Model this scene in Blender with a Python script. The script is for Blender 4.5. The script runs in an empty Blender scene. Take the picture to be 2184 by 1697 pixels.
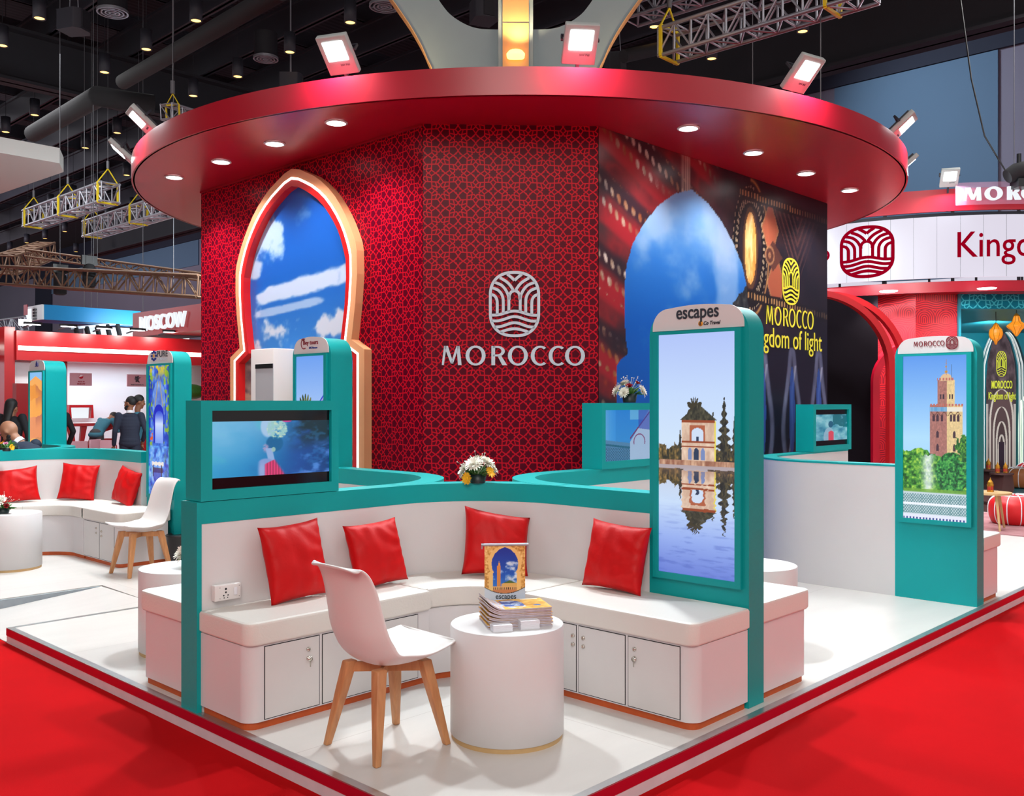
import bpy, math, random
import numpy as np
from mathutils import Vector, Matrix
from mathutils.geometry import tessellate_polygon
R = math.radians
PI = math.pi
rnd = random.Random(7)
scene = bpy.context.scene
COL = scene.collection

# ---------------------------------------------------------------- camera, world, exposure
T1, T2 = R(46.4), R(43.6)
CAMP = Vector((-2.3433, -2.3724, 1.55))
EX = Vector((math.sin(T2), -math.sin(T1), 0))     # image right on the ground
EY = Vector((math.cos(T2), math.cos(T1), 0))      # viewing direction on the ground
cam_d = bpy.data.cameras.new('camera')
cam = bpy.data.objects.new('camera', cam_d)
COL.objects.link(cam)
cam.matrix_world = Matrix(((EX.x, 0, -EY.x, CAMP.x), (EX.y, 0, -EY.y, CAMP.y), (0, 1, 0, CAMP.z), (0, 0, 0, 1)))
cam_d.sensor_fit = 'HORIZONTAL'
cam_d.sensor_width = 36
cam_d.lens = 36 * 2030 / 2184
cam_d.shift_y = (858 - 848.5) / 2184
cam_d.clip_end = 300
scene.camera = cam
scene.view_settings.view_transform = 'Standard'
scene.view_settings.look = 'None'
scene.view_settings.exposure = 0.0
scene.view_settings.gamma = 1
scene.view_settings.use_curve_mapping = False
world = bpy.data.worlds.new('hall_world')
scene.world = world
world.use_nodes = True
wb = world.node_tree.nodes['Background']
wb.inputs[0].default_value = (1.0, 0.97, 0.96, 1)
wb.inputs[1].default_value = 0.63

def lin(c):
    c = np.asarray(c, dtype=float)
    return np.where(c <= 0.04045, c / 12.92, ((c + 0.055) / 1.055) ** 2.4)
def L3(rgb):
    v = lin(np.array(rgb) / 255.0)
    return (float(v[0]), float(v[1]), float(v[2]), 1)

def area(name, loc, target, size, power, color=(1, 1, 1), sy=None, spread=180):
    d = bpy.data.lights.new(name, 'AREA')
    d.shape = 'RECTANGLE' if sy else 'SQUARE'
    d.size = size
    if sy: d.size_y = sy
    d.energy = power; d.color = color; d.spread = R(spread)
    o = bpy.data.objects.new(name, d); COL.objects.link(o)
    o.location = loc
    o.rotation_euler = (Vector(target) - Vector(loc)).to_track_quat('-Z', 'Y').to_euler()
    return o
def spot(name, loc, target, power, angle, blend=0.5, color=(1, 1, 1), rad=0.04):
    d = bpy.data.lights.new(name, 'SPOT')
    d.energy = power; d.spot_size = R(angle); d.spot_blend = blend; d.color = color; d.shadow_soft_size = rad
    o = bpy.data.objects.new(name, d); COL.objects.link(o)
    o.location = loc
    o.rotation_euler = (Vector(target) - Vector(loc)).to_track_quat('-Z', 'Y').to_euler()
    return o
COOL = (0.86, 0.96, 1.0)
# unseen fill lamps added over the aisle in front, over the left bays and over the far booths
area('hall_fill', (-6.5, -6.0, 7.2), (1.5, 1.5, .6), 5, 560, (1, .91, .84))
area('hall_fill', (-4.0, 6.0, 8.3), (0, 6.0, 0), 6, 150, (.97, .97, 1))
area('hall_fill', (7.0, -5.0, 8.3), (6.5, 0, 0), 6, 130, (1, .95, .92))
area('hall_fill', (2.0, 16.5, 7.6), (2, 17.5, 0), 7, 700, (1, 1, 1))
area('hall_fill', (14.0, 0.5, 7.8), (14.5, 1.5, 0), 4, 260, (1, .98, .96))
area('hall_fill', (3.0, 36, 9.5), (24, 36, 6), 8, 1900, (.95, .92, 1))  # the sideways lamps from here on are added to brighten the hall walls
area('hall_fill', (19.5, 9, 12.1), (24, 1, 4), 2, 420, (.8, .92, 1), spread=130)
area('hall_fill', (6.0, 52, 9.5), (24, 60, 6), 8, 1900, (1, .93, .97))

# ---------------------------------------------------------------- naming helpers
def tag(o, label=None, cat=None, group=None, kind=None):
    if label: o['label'] = label
    if cat: o['category'] = cat
    if group: o['group'] = group
    if kind: o['kind'] = kind
    return o
def thing(name, label, cat, loc=(0, 0, 0), rz=0, group=None):
    o = bpy.data.objects.new(name, None); COL.objects.link(o)
    o.empty_display_size = 0.1
    o.location = loc; o.rotation_euler = (0, 0, rz)
    return tag(o, label, cat, group)
def copy_thing(o, loc, rz=None, label=None, parent=None):
    c = o.copy(); COL.objects.link(c)
    if parent is None:
        c.location = loc
        if rz is not None: c.rotation_euler = (0, 0, rz)
        if label: c['label'] = label
    else:
        c.parent = parent
    for ch in [x for x in COL.objects if x.parent == o]:
        copy_thing(ch, None, parent=c)
    return c

# a pixel of the 2184x1697 photograph to a place in the hall
def pd(px, py, D):
    p = CAMP + EX * ((px - 1092) / 2030 * D) + EY * D
    return Vector((p.x, p.y, 1.55 - (py - 858) / 2030 * D))
def pz(px, py, z):
    return pd(px, py, (1.55 - z) * 2030 / (py - 858))
def cf(X, D, z=0):
    p = CAMP + EX * X + EY * D
    return Vector((p.x, p.y, z))

# frame: u right, v up, w towards the viewer
def frame(origin, u, n):
    u = Vector(u).normalized(); n = Vector(n).normalized()
    v = n.cross(u)
    return Matrix(((u.x, v.x, n.x, origin[0]), (u.y, v.y, n.y, origin[1]), (u.z, v.z, n.z, origin[2]), (0, 0, 0, 1)))
def FX(x, y, z=0):      # surface facing -x, u runs towards -y
    return frame((x, y, z), (0, -1, 0), (-1, 0, 0))
def FY(x, y, z=0):      # surface facing -y, u runs towards +x
    return frame((x, y, z), (1, 0, 0), (0, -1, 0))
def FC(p):              # surface facing the aisle corner diagonal (camera heading)
    return frame(p, EX, -EY)

class MB:
    def __init__(s, M=None):
        s.v = []; s.f = []; s.M = M or Matrix.Identity(4); s.sm = []; s.mi = []; s.cm = 0
    def add(s, vs, fs, smooth=False, M=None):
        M = s.M @ M if M is not None else s.M
        b = len(s.v)
        s.v += [M @ Vector(p) for p in vs]
        s.f += [tuple(b + i for i in f) for f in fs]
        s.sm += [smooth] * len(fs); s.mi += [s.cm] * len(fs)
        return s
    def box(s, x0, y0, z0, x1, y1, z1, M=None):
        v = [(x0, y0, z0), (x1, y0, z0), (x1, y1, z0), (x0, y1, z0), (x0, y0, z1), (x1, y0, z1), (x1, y1, z1), (x0, y1, z1)]
        return s.add(v, [(0, 3, 2, 1), (4, 5, 6, 7), (0, 1, 5, 4), (1, 2, 6, 5), (2, 3, 7, 6), (3, 0, 4, 7)], M=M)
    def prism(s, poly, z0, z1, smooth=False, M=None, inset=0):
        n = len(poly)
        a = sum(poly[i][0] * poly[(i + 1) % n][1] - poly[(i + 1) % n][0] * poly[i][1] for i in range(n))
        if a < 0: poly = poly[::-1]
        v = [(p[0], p[1], z0) for p in poly] + [(p[0], p[1], z1) for p in poly]
        tris = tessellate_polygon([[Vector((p[0], p[1], 0)) for p in poly]])
        ft = []; fb = []
        for t in tris:
            ar = (poly[t[1]][0] - poly[t[0]][0]) * (poly[t[2]][1] - poly[t[0]][1]) - (poly[t[2]][0] - poly[t[0]][0]) * (poly[t[1]][1] - poly[t[0]][1])
            if ar < 0: t = (t[0], t[2], t[1])
            ft.append((t[0] + n, t[1] + n, t[2] + n)); fb.append((t[0], t[2], t[1]))
        sd = [(i, (i + 1) % n, (i + 1) % n + n, i + n) for i in range(n)]
        s.add(v, ft + fb, M=M)
        return s.add(v, sd, smooth=smooth, M=M)
    def strip(s, L, Rr, z0, z1, closed=False, M=None, smooth=True):
        n = len(L)
        v = []
        for a, b in zip(L, Rr):
            v += [(a[0], a[1], z0), (b[0], b[1], z0), (b[0], b[1], z1), (a[0], a[1], z1)]
        fl = []; si = []
        for i in range(n if closed else n - 1):
            j = (i + 1) % n
            A, B = 4 * i, 4 * j
            fl += [(A + 3, A + 2, B + 2, B + 3), (A, B, B + 1, A + 1)]
            si += [(A, A + 3, B + 3, B), (A + 1, B + 1, B + 2, A + 2)]
        if not closed:
            e = 4 * (n - 1)
            fl += [(0, 1, 2, 3), (e, e + 3, e + 2, e + 1)]
        s.add(v, fl, M=M)
        return s.add(v, si, smooth=smooth, M=M)
    def stroke(s, pts, w, z0, z1, closed=False, M=None):
        n = len(pts); Lp = []; Rp = []
        ww = w if hasattr(w, '__len__') else [w] * n
        for i in range(n):
            a = pts[(i - 1) % n] if (closed or i > 0) else pts[i]
            b = pts[(i + 1) % n] if (closed or i < n - 1) else pts[i]
            dx, dy = b[0] - a[0], b[1] - a[1]
            l = math.hypot(dx, dy) or 1e-9
            nx, ny = -dy / l, dx / l
            h = ww[i] / 2
            Lp.append((pts[i][0] + nx * h, pts[i][1] + ny * h)); Rp.append((pts[i][0] - nx * h, pts[i][1] - ny * h))
        return s.strip(Lp, Rp, z0, z1, closed, M)
    def lathe(s, prof, n=32, M=None, smooth=True, cap=True):
        v = []; f = []
        for r, z in prof:
            for k in range(n):
                a = 2 * PI * k / n
                v.append((r * math.cos(a), r * math.sin(a), z))
        for i in range(len(prof) - 1):
            for k in range(n):
                k2 = (k + 1) % n
                f.append((i * n + k, i * n + k2, (i + 1) * n + k2, (i + 1) * n + k))
        s.add(v, f, smooth, M)
        if cap:
            m = (len(prof) - 1) * n
            s.add(v, [tuple(range(n - 1, -1, -1)), tuple(m + k for k in range(n))], M=M)
        return s
    def tube(s, pts, r, n=8, M=None, smooth=True):
        pts = [Vector(p) for p in pts]
        rr = r if hasattr(r, '__len__') else [r] * len(pts)
        v = []; f = []
        up = None
        for i, p in enumerate(pts):
            d = (pts[min(i + 1, len(pts) - 1)] - pts[max(i - 1, 0)]).normalized()
            if up is None:
                up = Vector((0, 0, 1)) if abs(d.z) < 0.9 else Vector((1, 0, 0))
            a = d.cross(up).normalized(); b = a.cross(d).normalized(); up = b
            for k in range(n):
                t = 2 * PI * k / n + PI / n
                v.append(p + (a * math.cos(t) + b * math.sin(t)) * rr[i])
        for i in range(len(pts) - 1):
            for k in range(n):
                k2 = (k + 1) % n
                f.append((i * n + k, i * n + k2, (i + 1) * n + k2, (i + 1) * n + k))
        m = (len(pts) - 1) * n
        s.add(v, f, smooth, M)
        return s.add(v, [tuple(range(n - 1, -1, -1)), tuple(m + k for k in range(n))], M=M)
    def bar(s, p, q, w, h=None, M=None):
        return s.tube([p, q], w * 0.7071, 4, M, smooth=False)
    def ell(s, c, r, n=16, m=10, M=None):
        c = Vector(c); v = []; f = []
        if not hasattr(r, '__len__'): r = (r, r, r)
        for i in range(m + 1):
            t = PI * i / m
            for k in range(n):
                a = 2 * PI * k / n
                v.append(c + Vector((r[0] * math.sin(t) * math.cos(a), r[1] * math.sin(t) * math.sin(a), -r[2] * math.cos(t))))
        for i in range(m):
            for k in range(n):
                k2 = (k + 1) % n
                f.append((i * n + k, i * n + k2, (i + 1) * n + k2, (i + 1) * n + k))
        return s.add(v, f, True, M)
    def text(s, txt, u, v, w, h, z0, z1, M=None, bold=0, shear=0, sq=False):
        vs, fs = text_mesh(txt, bold, shear)
        xs = [p[0] for p in vs]; ys = [p[1] for p in vs]
        sx = w / (max(xs) - min(xs)); sy = h / (max(ys) - min(ys)); x0 = min(xs); y0 = min(ys)
        zs = [p[2] for p in vs]; zl, zh = min(zs), max(zs)
        vv = [(u + (p[0] - x0) * sx, v + (p[1] - y0) * sy, z0 + (p[2] - zl) / (zh - zl) * (z1 - z0)) for p in vs]
        return s.add(vv, fs, M=M)
    def build(s, name, mat, parent=None, bevel=0, seg=2, subsurf=0, solid=0, autosm=False, local=True, wn=False, weld=False):
        me = bpy.data.meshes.new(name)
        me.from_pydata([tuple(p) for p in s.v], [], s.f)
        mats = mat if isinstance(mat, (list, tuple)) else [mat]
        for m in mats: me.materials.append(m)
        me.polygons.foreach_set('use_smooth', s.sm)
        me.polygons.foreach_set('material_index', s.mi)
        me.update()
        o = bpy.data.objects.new(name, me); COL.objects.link(o)
        if parent is not None:
            o.parent = parent
            if not local:
                pm = Matrix.LocRotScale(parent.location, parent.rotation_euler, parent.scale)
                me.transform(pm.inverted())
        if weld:
            w = o.modifiers.new('w', 'WELD'); w.merge_threshold = 0.0004
        if bevel:
            b = o.modifiers.new('b', 'BEVEL'); b.width = bevel; b.segments = seg; b.limit_method = 'ANGLE'; b.angle_limit = R(35)
            b.use_clamp_overlap = True
            me.polygons.foreach_set('use_smooth', [True] * len(me.polygons))
            me.set_sharp_from_angle(angle=R(60)) if False else None
        if solid:
            d = o.modifiers.new('s', 'SOLIDIFY'); d.thickness = solid; d.offset = 0
        if wn:
            me.polygons.foreach_set('use_smooth', [True] * len(me.polygons)); me.set_sharp_from_angle(angle=R(40))
            q = o.modifiers.new('wn', 'WEIGHTED_NORMAL'); q.keep_sharp = True; q.weight = 60
        if subsurf:
            d = o.modifiers.new('ss', 'SUBSURF'); d.levels = subsurf; d.render_levels = subsurf
        return o

_tc = {}
def text_mesh(txt, bold=0, shear=0):
    key = (txt, bold, shear)
    if key in _tc: return _tc[key]
    cu = bpy.data.curves.new('t', 'FONT')
    cu.body = txt; cu.size = 1; cu.extrude = 0.05; cu.offset = bold; cu.shear = shear; cu.resolution_u = 4
    ob = bpy.data.objects.new('t', cu); COL.objects.link(ob)
    dg = bpy.context.evaluated_depsgraph_get(); dg.update()
    me = ob.evaluated_get(dg).to_mesh()
    vs = [tuple(v.co) for v in me.vertices]; fs = [tuple(p.vertices) for p in me.polygons]
    ob.evaluated_get(dg).to_mesh_clear()
    bpy.data.objects.remove(ob); bpy.data.curves.remove(cu)
    _tc[key] = (vs, fs)
    return _tc[key]

# ---------------------------------------------------------------- materials
def mat(name, rgb, rough=0.5, metal=0, emit=0, noise=0, nscale=6, bump=0, bscale=60, spec=0.5, ecol=None, coat=0, alpha=1, trans=0, sheen=0):
    m = bpy.data.materials.new(name); m.use_nodes = True
    nt = m.node_tree; b = nt.nodes['Principled BSDF']
    c = L3(rgb)
    b.inputs['Base Color'].default_value = c
    b.inputs['Roughness'].default_value = rough
    b.inputs['Metallic'].default_value = metal
    b.inputs['Specular IOR Level'].default_value = spec
    b.inputs['Coat Weight'].default_value = coat
    b.inputs['Alpha'].default_value = alpha
    b.inputs['Transmission Weight'].default_value = trans
    b.inputs['Sheen Weight'].default_value = sheen
    if emit:
        b.inputs['Emission Color'].default_value = L3(ecol or rgb)
        b.inputs['Emission Strength'].default_value = emit
    tc = nt.nodes.new('ShaderNodeTexCoord')
    if noise:
        n = nt.nodes.new('ShaderNodeTexNoise'); n.inputs['Scale'].default_value = nscale; n.inputs['Detail'].default_value = 5
        mx = nt.nodes.new('ShaderNodeMix'); mx.data_type = 'RGBA'
        mx.inputs[6].default_value = tuple(x * (1 - noise) for x in c[:3]) + (1,)
        mx.inputs[7].default_value = tuple(min(1, x * (1 + noise)) for x in c[:3]) + (1,)
        nt.links.new(tc.outputs['Object'], n.inputs['Vector'])
        nt.links.new(n.outputs['Fac'], mx.inputs[0]); nt.links.new(mx.outputs[2], b.inputs['Base Color'])
    if bump:
        n2 = nt.nodes.new('ShaderNodeTexNoise'); n2.inputs['Scale'].default_value = bscale; n2.inputs['Detail'].default_value = 4
        bp = nt.nodes.new('ShaderNodeBump'); bp.inputs['Strength'].default_value = bump; bp.inputs['Distance'].default_value = 0.01
        nt.links.new(tc.outputs['Object'], n2.inputs['Vector'])
        nt.links.new(n2.outputs['Fac'], bp.inputs['Height']); nt.links.new(bp.outputs['Normal'], b.inputs['Normal'])
    return m
M = {}
M['white'] = mat('white_paint', (220, 218, 218), .42, noise=.03, nscale=3, bump=.05, bscale=25)
M['bench'] = mat('white_laminate', (218, 214, 215), .4, noise=.05, nscale=2.5)
M['door'] = mat('white_door', (214, 211, 210), .42, noise=.05, nscale=4)
M['leather'] = mat('white_leatherette', (224, 219, 212), .45, noise=.03, nscale=3, bump=.12, bscale=90)
M['teal'] = mat('teal_paint', (0, 158, 158), .45, spec=.3, noise=.08, nscale=2.2, bump=.04, bscale=40)
M['red'] = mat('red_paint', (158, 6, 32), .3, noise=.05, nscale=2, bump=.03, bscale=12)
M['redbooth'] = mat('red_booth_paint', (164, 8, 18), .35, noise=.04, nscale=2)
M['redcloth'] = mat('red_satin_cloth', (192, 0, 4), .5, noise=.15, nscale=9, bump=.2, bscale=30, spec=.25)
M['orange'] = mat('orange_brown_toe', (190, 82, 30), .55, noise=.2, nscale=20)
M['copper'] = mat('peach_frame', (232, 166, 120), .45, noise=.03)
M['silver'] = mat('brushed_aluminium', (190, 192, 194), .28, metal=.85, noise=.15, nscale=15)
M['chrome'] = mat('chrome', (215, 210, 200), .15, metal=1)
M['tape'] = mat('red_edge_tape', (176, 12, 40), .3)
M['fascia'] = mat('scuffed_white_fascia', (214, 200, 204), .55, noise=.14, nscale=9)
M['wood'] = mat('beech_wood', (196, 134, 84), .45)
M['woodlt'] = mat('pale_wood', (196, 160, 110), .5, noise=.1, nscale=20)
M['plastic'] = mat('white_plastic', (228, 224, 222), .35, bump=.02, bscale=120)
M['pad'] = mat('white_pad', (238, 234, 230), .5, bump=.08, bscale=80)
M['black'] = mat('black_plastic', (18, 18, 22), .35)
M['matteblack'] = mat('matte_black', (22, 22, 27), .8, noise=.3, nscale=3)
M['backdrop'] = mat('dark_backdrop_cloth', (14, 9, 14), .9, spec=.05, noise=.15, nscale=20)
M['lamp'] = mat('lit_led', (255, 255, 255), .4, emit=14, ecol=(250, 254, 255))
M['lampsoft'] = mat('lit_led_strip', (255, 255, 255), .4, emit=2.6, ecol=(255, 250, 236))
M['warm'] = mat('lit_warm_lamp', (255, 200, 120), .4, emit=4, ecol=(255, 190, 100))
M['housing'] = mat('grey_lamp_housing', (170, 178, 176), .4, noise=.05)
M['truss'] = mat('truss_aluminium', (168, 170, 180), .35, metal=.6)
M['bronze'] = mat('bronze_truss', (112, 84, 66), .5, metal=.3, noise=.3, nscale=8)
M['cheek'] = mat('scuffed_grey_board', (140, 148, 154), .6, noise=.2, nscale=14)
M['yellow'] = mat('yellow_sling', (226, 200, 20), .6)
M['grey'] = mat('grey_fabric_panel', (140, 158, 164), .7, noise=.04)
M['greylight'] = mat('pale_grey_lettering', (206, 220, 232), .4)
M['cream'] = mat('cream_panel', (196, 196, 192), .6)
M['woodpanel'] = mat('lit_wood_panel', (214, 164, 106), .5, noise=.06, nscale=10)
M['printyellow'] = mat('yellow_print', (222, 214, 60), .5)
M['printred'] = mat('red_print', (178, 24, 50), .5)
M['printdark'] = mat('dark_print', (44, 52, 62), .5)
M['printpurple'] = mat('maroon_print', (132, 22, 42), .5)
M['printblue'] = mat('blue_print', (30, 60, 140), .5)
M['printorange'] = mat('orange_print', (236, 160, 40), .5)
M['paper'] = mat('white_paper', (232, 232, 238), .6)
M['pages'] = mat('page_edges', (188, 180, 190), .7, noise=.25, nscale=60)
M['pot'] = mat('dark_green_pot', (22, 42, 44), .4)
M['leaf'] = mat('leaf_green', (52, 110, 36), .5, noise=.3, nscale=30)
M['petalw'] = mat('white_petals', (244, 242, 230), .6)
M['petaly'] = mat('yellow_petals', (240, 180, 14), .6)
M['petalr'] = mat('red_petals', (150, 6, 26), .6)
M['petalp'] = mat('pink_petals', (226, 150, 190), .6)
M['skin'] = mat('brown_skin', (142, 92, 66), .5)
M['skin2'] = mat('tan_skin', (158, 108, 82), .5)
M['hair'] = mat('black_hair', (16, 13, 14), .6)
M['suit'] = mat('navy_suit', (36, 42, 62), .8, noise=.1, nscale=60)
M['suit2'] = mat('dark_blue_suit', (22, 36, 58), .75)
M['cloth_black'] = mat('black_cloth', (20, 20, 28), .8)
M['cloth_teal'] = mat('teal_striped_shirt', (50, 110, 130), .8)
M['trouser'] = mat('grey_trousers', (58, 58, 62), .8)
M['blue'] = mat('cyan_booth_paint', (6, 130, 190), .4)
M['whitebooth'] = mat('booth_white', (226, 230, 234), .5)
M['pink'] = mat('dusty_pink_seat', (214, 170, 182), .5)
M['pinkboard'] = mat('pink_board', (206, 168, 178), .6)
M['brass'] = mat('brass', (206, 146, 52), .3, metal=.8)
M['amber'] = mat('amber_glass_lit', (190, 110, 30), .3, emit=.6, ecol=(240, 150, 30))
M['brown'] = mat('dark_carved_wood', (66, 36, 34), .5)
M['tan'] = mat('tan_leather', (168, 96, 50), .5)
M['redleather'] = mat('red_leather', (206, 14, 24), .45)
M['tealwall'] = mat('teal_wallpaper', (14, 108, 124), .35, noise=.2, nscale=5)
M['neon'] = mat('white_neon', (220, 255, 220), .4, emit=1.5, ecol=(225, 255, 215))
M['signwhite'] = mat('lit_sign_white', (60, 60, 64), .4, emit=.92, ecol=(244, 250, 255))
M['redglow'] = mat('inner_red_edge', (205, 18, 22), .4)
M['hallgrey'] = mat('hall_wall_grey', (128, 126, 146), .8, noise=.05, nscale=.6)
M['hallblue'] = mat('hall_wall_blue_grey', (92, 122, 152), .8, noise=.06, nscale=.5)
M['halldark'] = mat('hall_wall_dark', (34, 40, 60), .8, noise=.1, nscale=.8)
M['steel'] = mat('dark_painted_steel', (44, 44, 54), .6, noise=.15, nscale=2)
M['steeldark'] = mat('black_painted_steel', (26, 26, 34), .7, noise=.2, nscale=1.5)
M['cable'] = mat('grey_cable', (92, 94, 100), .5)
M['acrylic'] = mat('clear_acrylic', (220, 160, 190), .1, trans=.0, alpha=.2)
M['glass'] = mat('smoked_screen_glass', (10, 10, 16), .12)

def nodes_mat(name):
    m = bpy.data.materials.new(name); m.use_nodes = True
    return m, m.node_tree, m.node_tree.nodes['Principled BSDF']
def mt(nt, op, a, b=None, c=None):
    n = nt.nodes.new('ShaderNodeMath'); n.operation = op
    for i, x in enumerate((a, b, c)):
        if x is None: continue
        if isinstance(x, (int, float)): n.inputs[i].default_value = x
        else: nt.links.new(x, n.inputs[i])
    return n.outputs[0]
def mixc(nt, f, A, B):
    mx = nt.nodes.new('ShaderNodeMix'); mx.data_type = 'RGBA'
    for s_, x in ((0, f), (6, A), (7, B)):
        if isinstance(x, (tuple, float, int)): mx.inputs[s_].default_value = x
        else: nt.links.new(x, mx.inputs[s_])
    return mx.outputs[2]

def star_mat(name, bg, line, period=.283, rough=.33):
    """eight-point star lattice printed on a wall; UVs are metres"""
    m, nt, b = nodes_mat(name)
    uv = nt.nodes.new('ShaderNodeUVMap'); uv.uv_map = 'UVMap'
    sp = nt.nodes.new('ShaderNodeSeparateXYZ'); nt.links.new(uv.outputs[0], sp.inputs[0])
    x = mt(nt, 'DIVIDE', sp.outputs[0], period); y = mt(nt, 'DIVIDE', sp.outputs[1], period)
    # fold the plane into one small triangle of the lattice, then draw its line segments
    a = mt(nt, 'ABSOLUTE', mt(nt, 'SUBTRACT', mt(nt, 'FRACT', mt(nt, 'ADD', x, 100.5)), .5))
    c = mt(nt, 'ABSOLUTE', mt(nt, 'SUBTRACT', mt(nt, 'FRACT', mt(nt, 'ADD', y, 100.5)), .5))
    fl = mt(nt, 'MAXIMUM', mt(nt, 'SUBTRACT', mt(nt, 'ADD', a, c), .5), 0.0)
    a2 = mt(nt, 'SUBTRACT', a, fl); c2 = mt(nt, 'SUBTRACT', c, fl)
    px_ = mt(nt, 'MAXIMUM', a2, c2); py_ = mt(nt, 'MINIMUM', a2, c2)
    d = None
    for (x0, y0, x1, y1) in ((.098, .040, .163, 0), (.098, .040, .104, .104), (.168, 0, .243, .082), (.243, .082, .358, 0), (.243, .082, .25, .25),
                             (.104, .104, .246, .142), (.358, 0, .413, .038), (.413, .038, .424, .06), (.424, .06, .449, .051)):
        bx, by = x1 - x0, y1 - y0; L2 = bx * bx + by * by
        qx = mt(nt, 'SUBTRACT', px_, x0); qy = mt(nt, 'SUBTRACT', py_, y0)
        h = mt(nt, 'ADD', mt(nt, 'MULTIPLY', qx, bx / L2), mt(nt, 'MULTIPLY', qy, by / L2))
        h = mt(nt, 'MINIMUM', mt(nt, 'MAXIMUM', h, 0.0), 1.0)
        ex = mt(nt, 'SUBTRACT', qx, mt(nt, 'MULTIPLY', h, bx)); ey = mt(nt, 'SUBTRACT', qy, mt(nt, 'MULTIPLY', h, by))
        e = mt(nt, 'SUBTRACT', mt(nt, 'SQRT', mt(nt, 'ADD', mt(nt, 'MULTIPLY', ex, ex), mt(nt, 'MULTIPLY', ey, ey))), .0165)
        d = e if d is None else mt(nt, 'MINIMUM', d, e)
    f = mt(nt, 'GREATER_THAN', d, 0.0)
    b.inputs['Base Color'].default_value = (1, 1, 1, 1)
    nt.links.new(mixc(nt, f, L3(line), L3(bg)), b.inputs['Base Color'])
    b.inputs['Roughness'].default_value = rough; b.inputs['Specular IOR Level'].default_value = .1
    return m
def wave_mat(name, bg, line, period=.42):
    """repeat of palm-arch and wave motifs; UVs are metres"""
    m, nt, b = nodes_mat(name)
    uv = nt.nodes.new('ShaderNodeUVMap'); uv.uv_map = 'UVMap'
    sp = nt.nodes.new('ShaderNodeSeparateXYZ'); nt.links.new(uv.outputs[0], sp.inputs[0])
    y = mt(nt, 'DIVIDE', sp.outputs[1], period)
    row = mt(nt, 'FLOOR', y)
    x = mt(nt, 'ADD', mt(nt, 'DIVIDE', sp.outputs[0], period), mt(nt, 'MULTIPLY', row, .45))
    a = mt(nt, 'SUBTRACT', mt(nt, 'FRACT', mt(nt, 'ADD', x, 50)), .5)
    c = mt(nt, 'FRACT', mt(nt, 'ADD', y, 50))
    aa = mt(nt, 'ABSOLUTE', a)
    # upper part: arches around a centre at the outer edge, lower part: waves
    q = mt(nt, 'SUBTRACT', aa, .5); cc = mt(nt, 'MAXIMUM', mt(nt, 'SUBTRACT', c, .62), 0.0)
    r = mt(nt, 'SQRT', mt(nt, 'ADD', mt(nt, 'MULTIPLY', q, q), mt(nt, 'MULTIPLY', cc, cc)))
    arch = mt(nt, 'COSINE', mt(nt, 'MULTIPLY', r, 2 * PI / .095))
    wv = mt(nt, 'COSINE', mt(nt, 'MULTIPLY', mt(nt, 'SUBTRACT', c, mt(nt, 'MULTIPLY', mt(nt, 'COSINE', mt(nt, 'MULTIPLY', a, 2 * PI)), .05)), 2 * PI / .1))
    up = mt(nt, 'GREATER_THAN', c, .42)
    v = mt(nt, 'ADD', mt(nt, 'MULTIPLY', arch, up), mt(nt, 'MULTIPLY', wv, mt(nt, 'SUBTRACT', 1.0, up)))
    f = mt(nt, 'GREATER_THAN', v, 0.1)
    nt.links.new(mixc(nt, f, L3(line), L3(bg)), b.inputs['Base Color'])
    b.inputs['Roughness'].default_value = .4
    return m
M['star'] = star_mat('red_star_lattice_print', (88, 2, 28), (200, 14, 38))
M['starteal'] = star_mat('teal_star_lattice_print', (10, 108, 128), (60, 176, 190), .5)
M['wave'] = wave_mat('red_arch_wave_print', (130, 6, 30), (204, 26, 36), .34)

def uv_plane(name, F, w, h, m, parent=None, t=0.0):
    """flat panel in frame F with UVs in metres"""
    me = bpy.data.meshes.new(name)
    P = [F @ Vector(p) for p in ((0, 0, t), (w, 0, t), (w, h, t), (0, h, t))]
    me.from_pydata([tuple(p) for p in P], [], [(0, 1, 2, 3)])
    u = me.uv_layers.new(name='UVMap')
    for i, c in enumerate(((0, 0), (w, 0), (w, h), (0, h))): u.data[i].uv = c
    me.materials.append(m)
    o = bpy.data.objects.new(name, me); COL.objects.link(o)
    if parent: o.parent = parent
    return o

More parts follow.
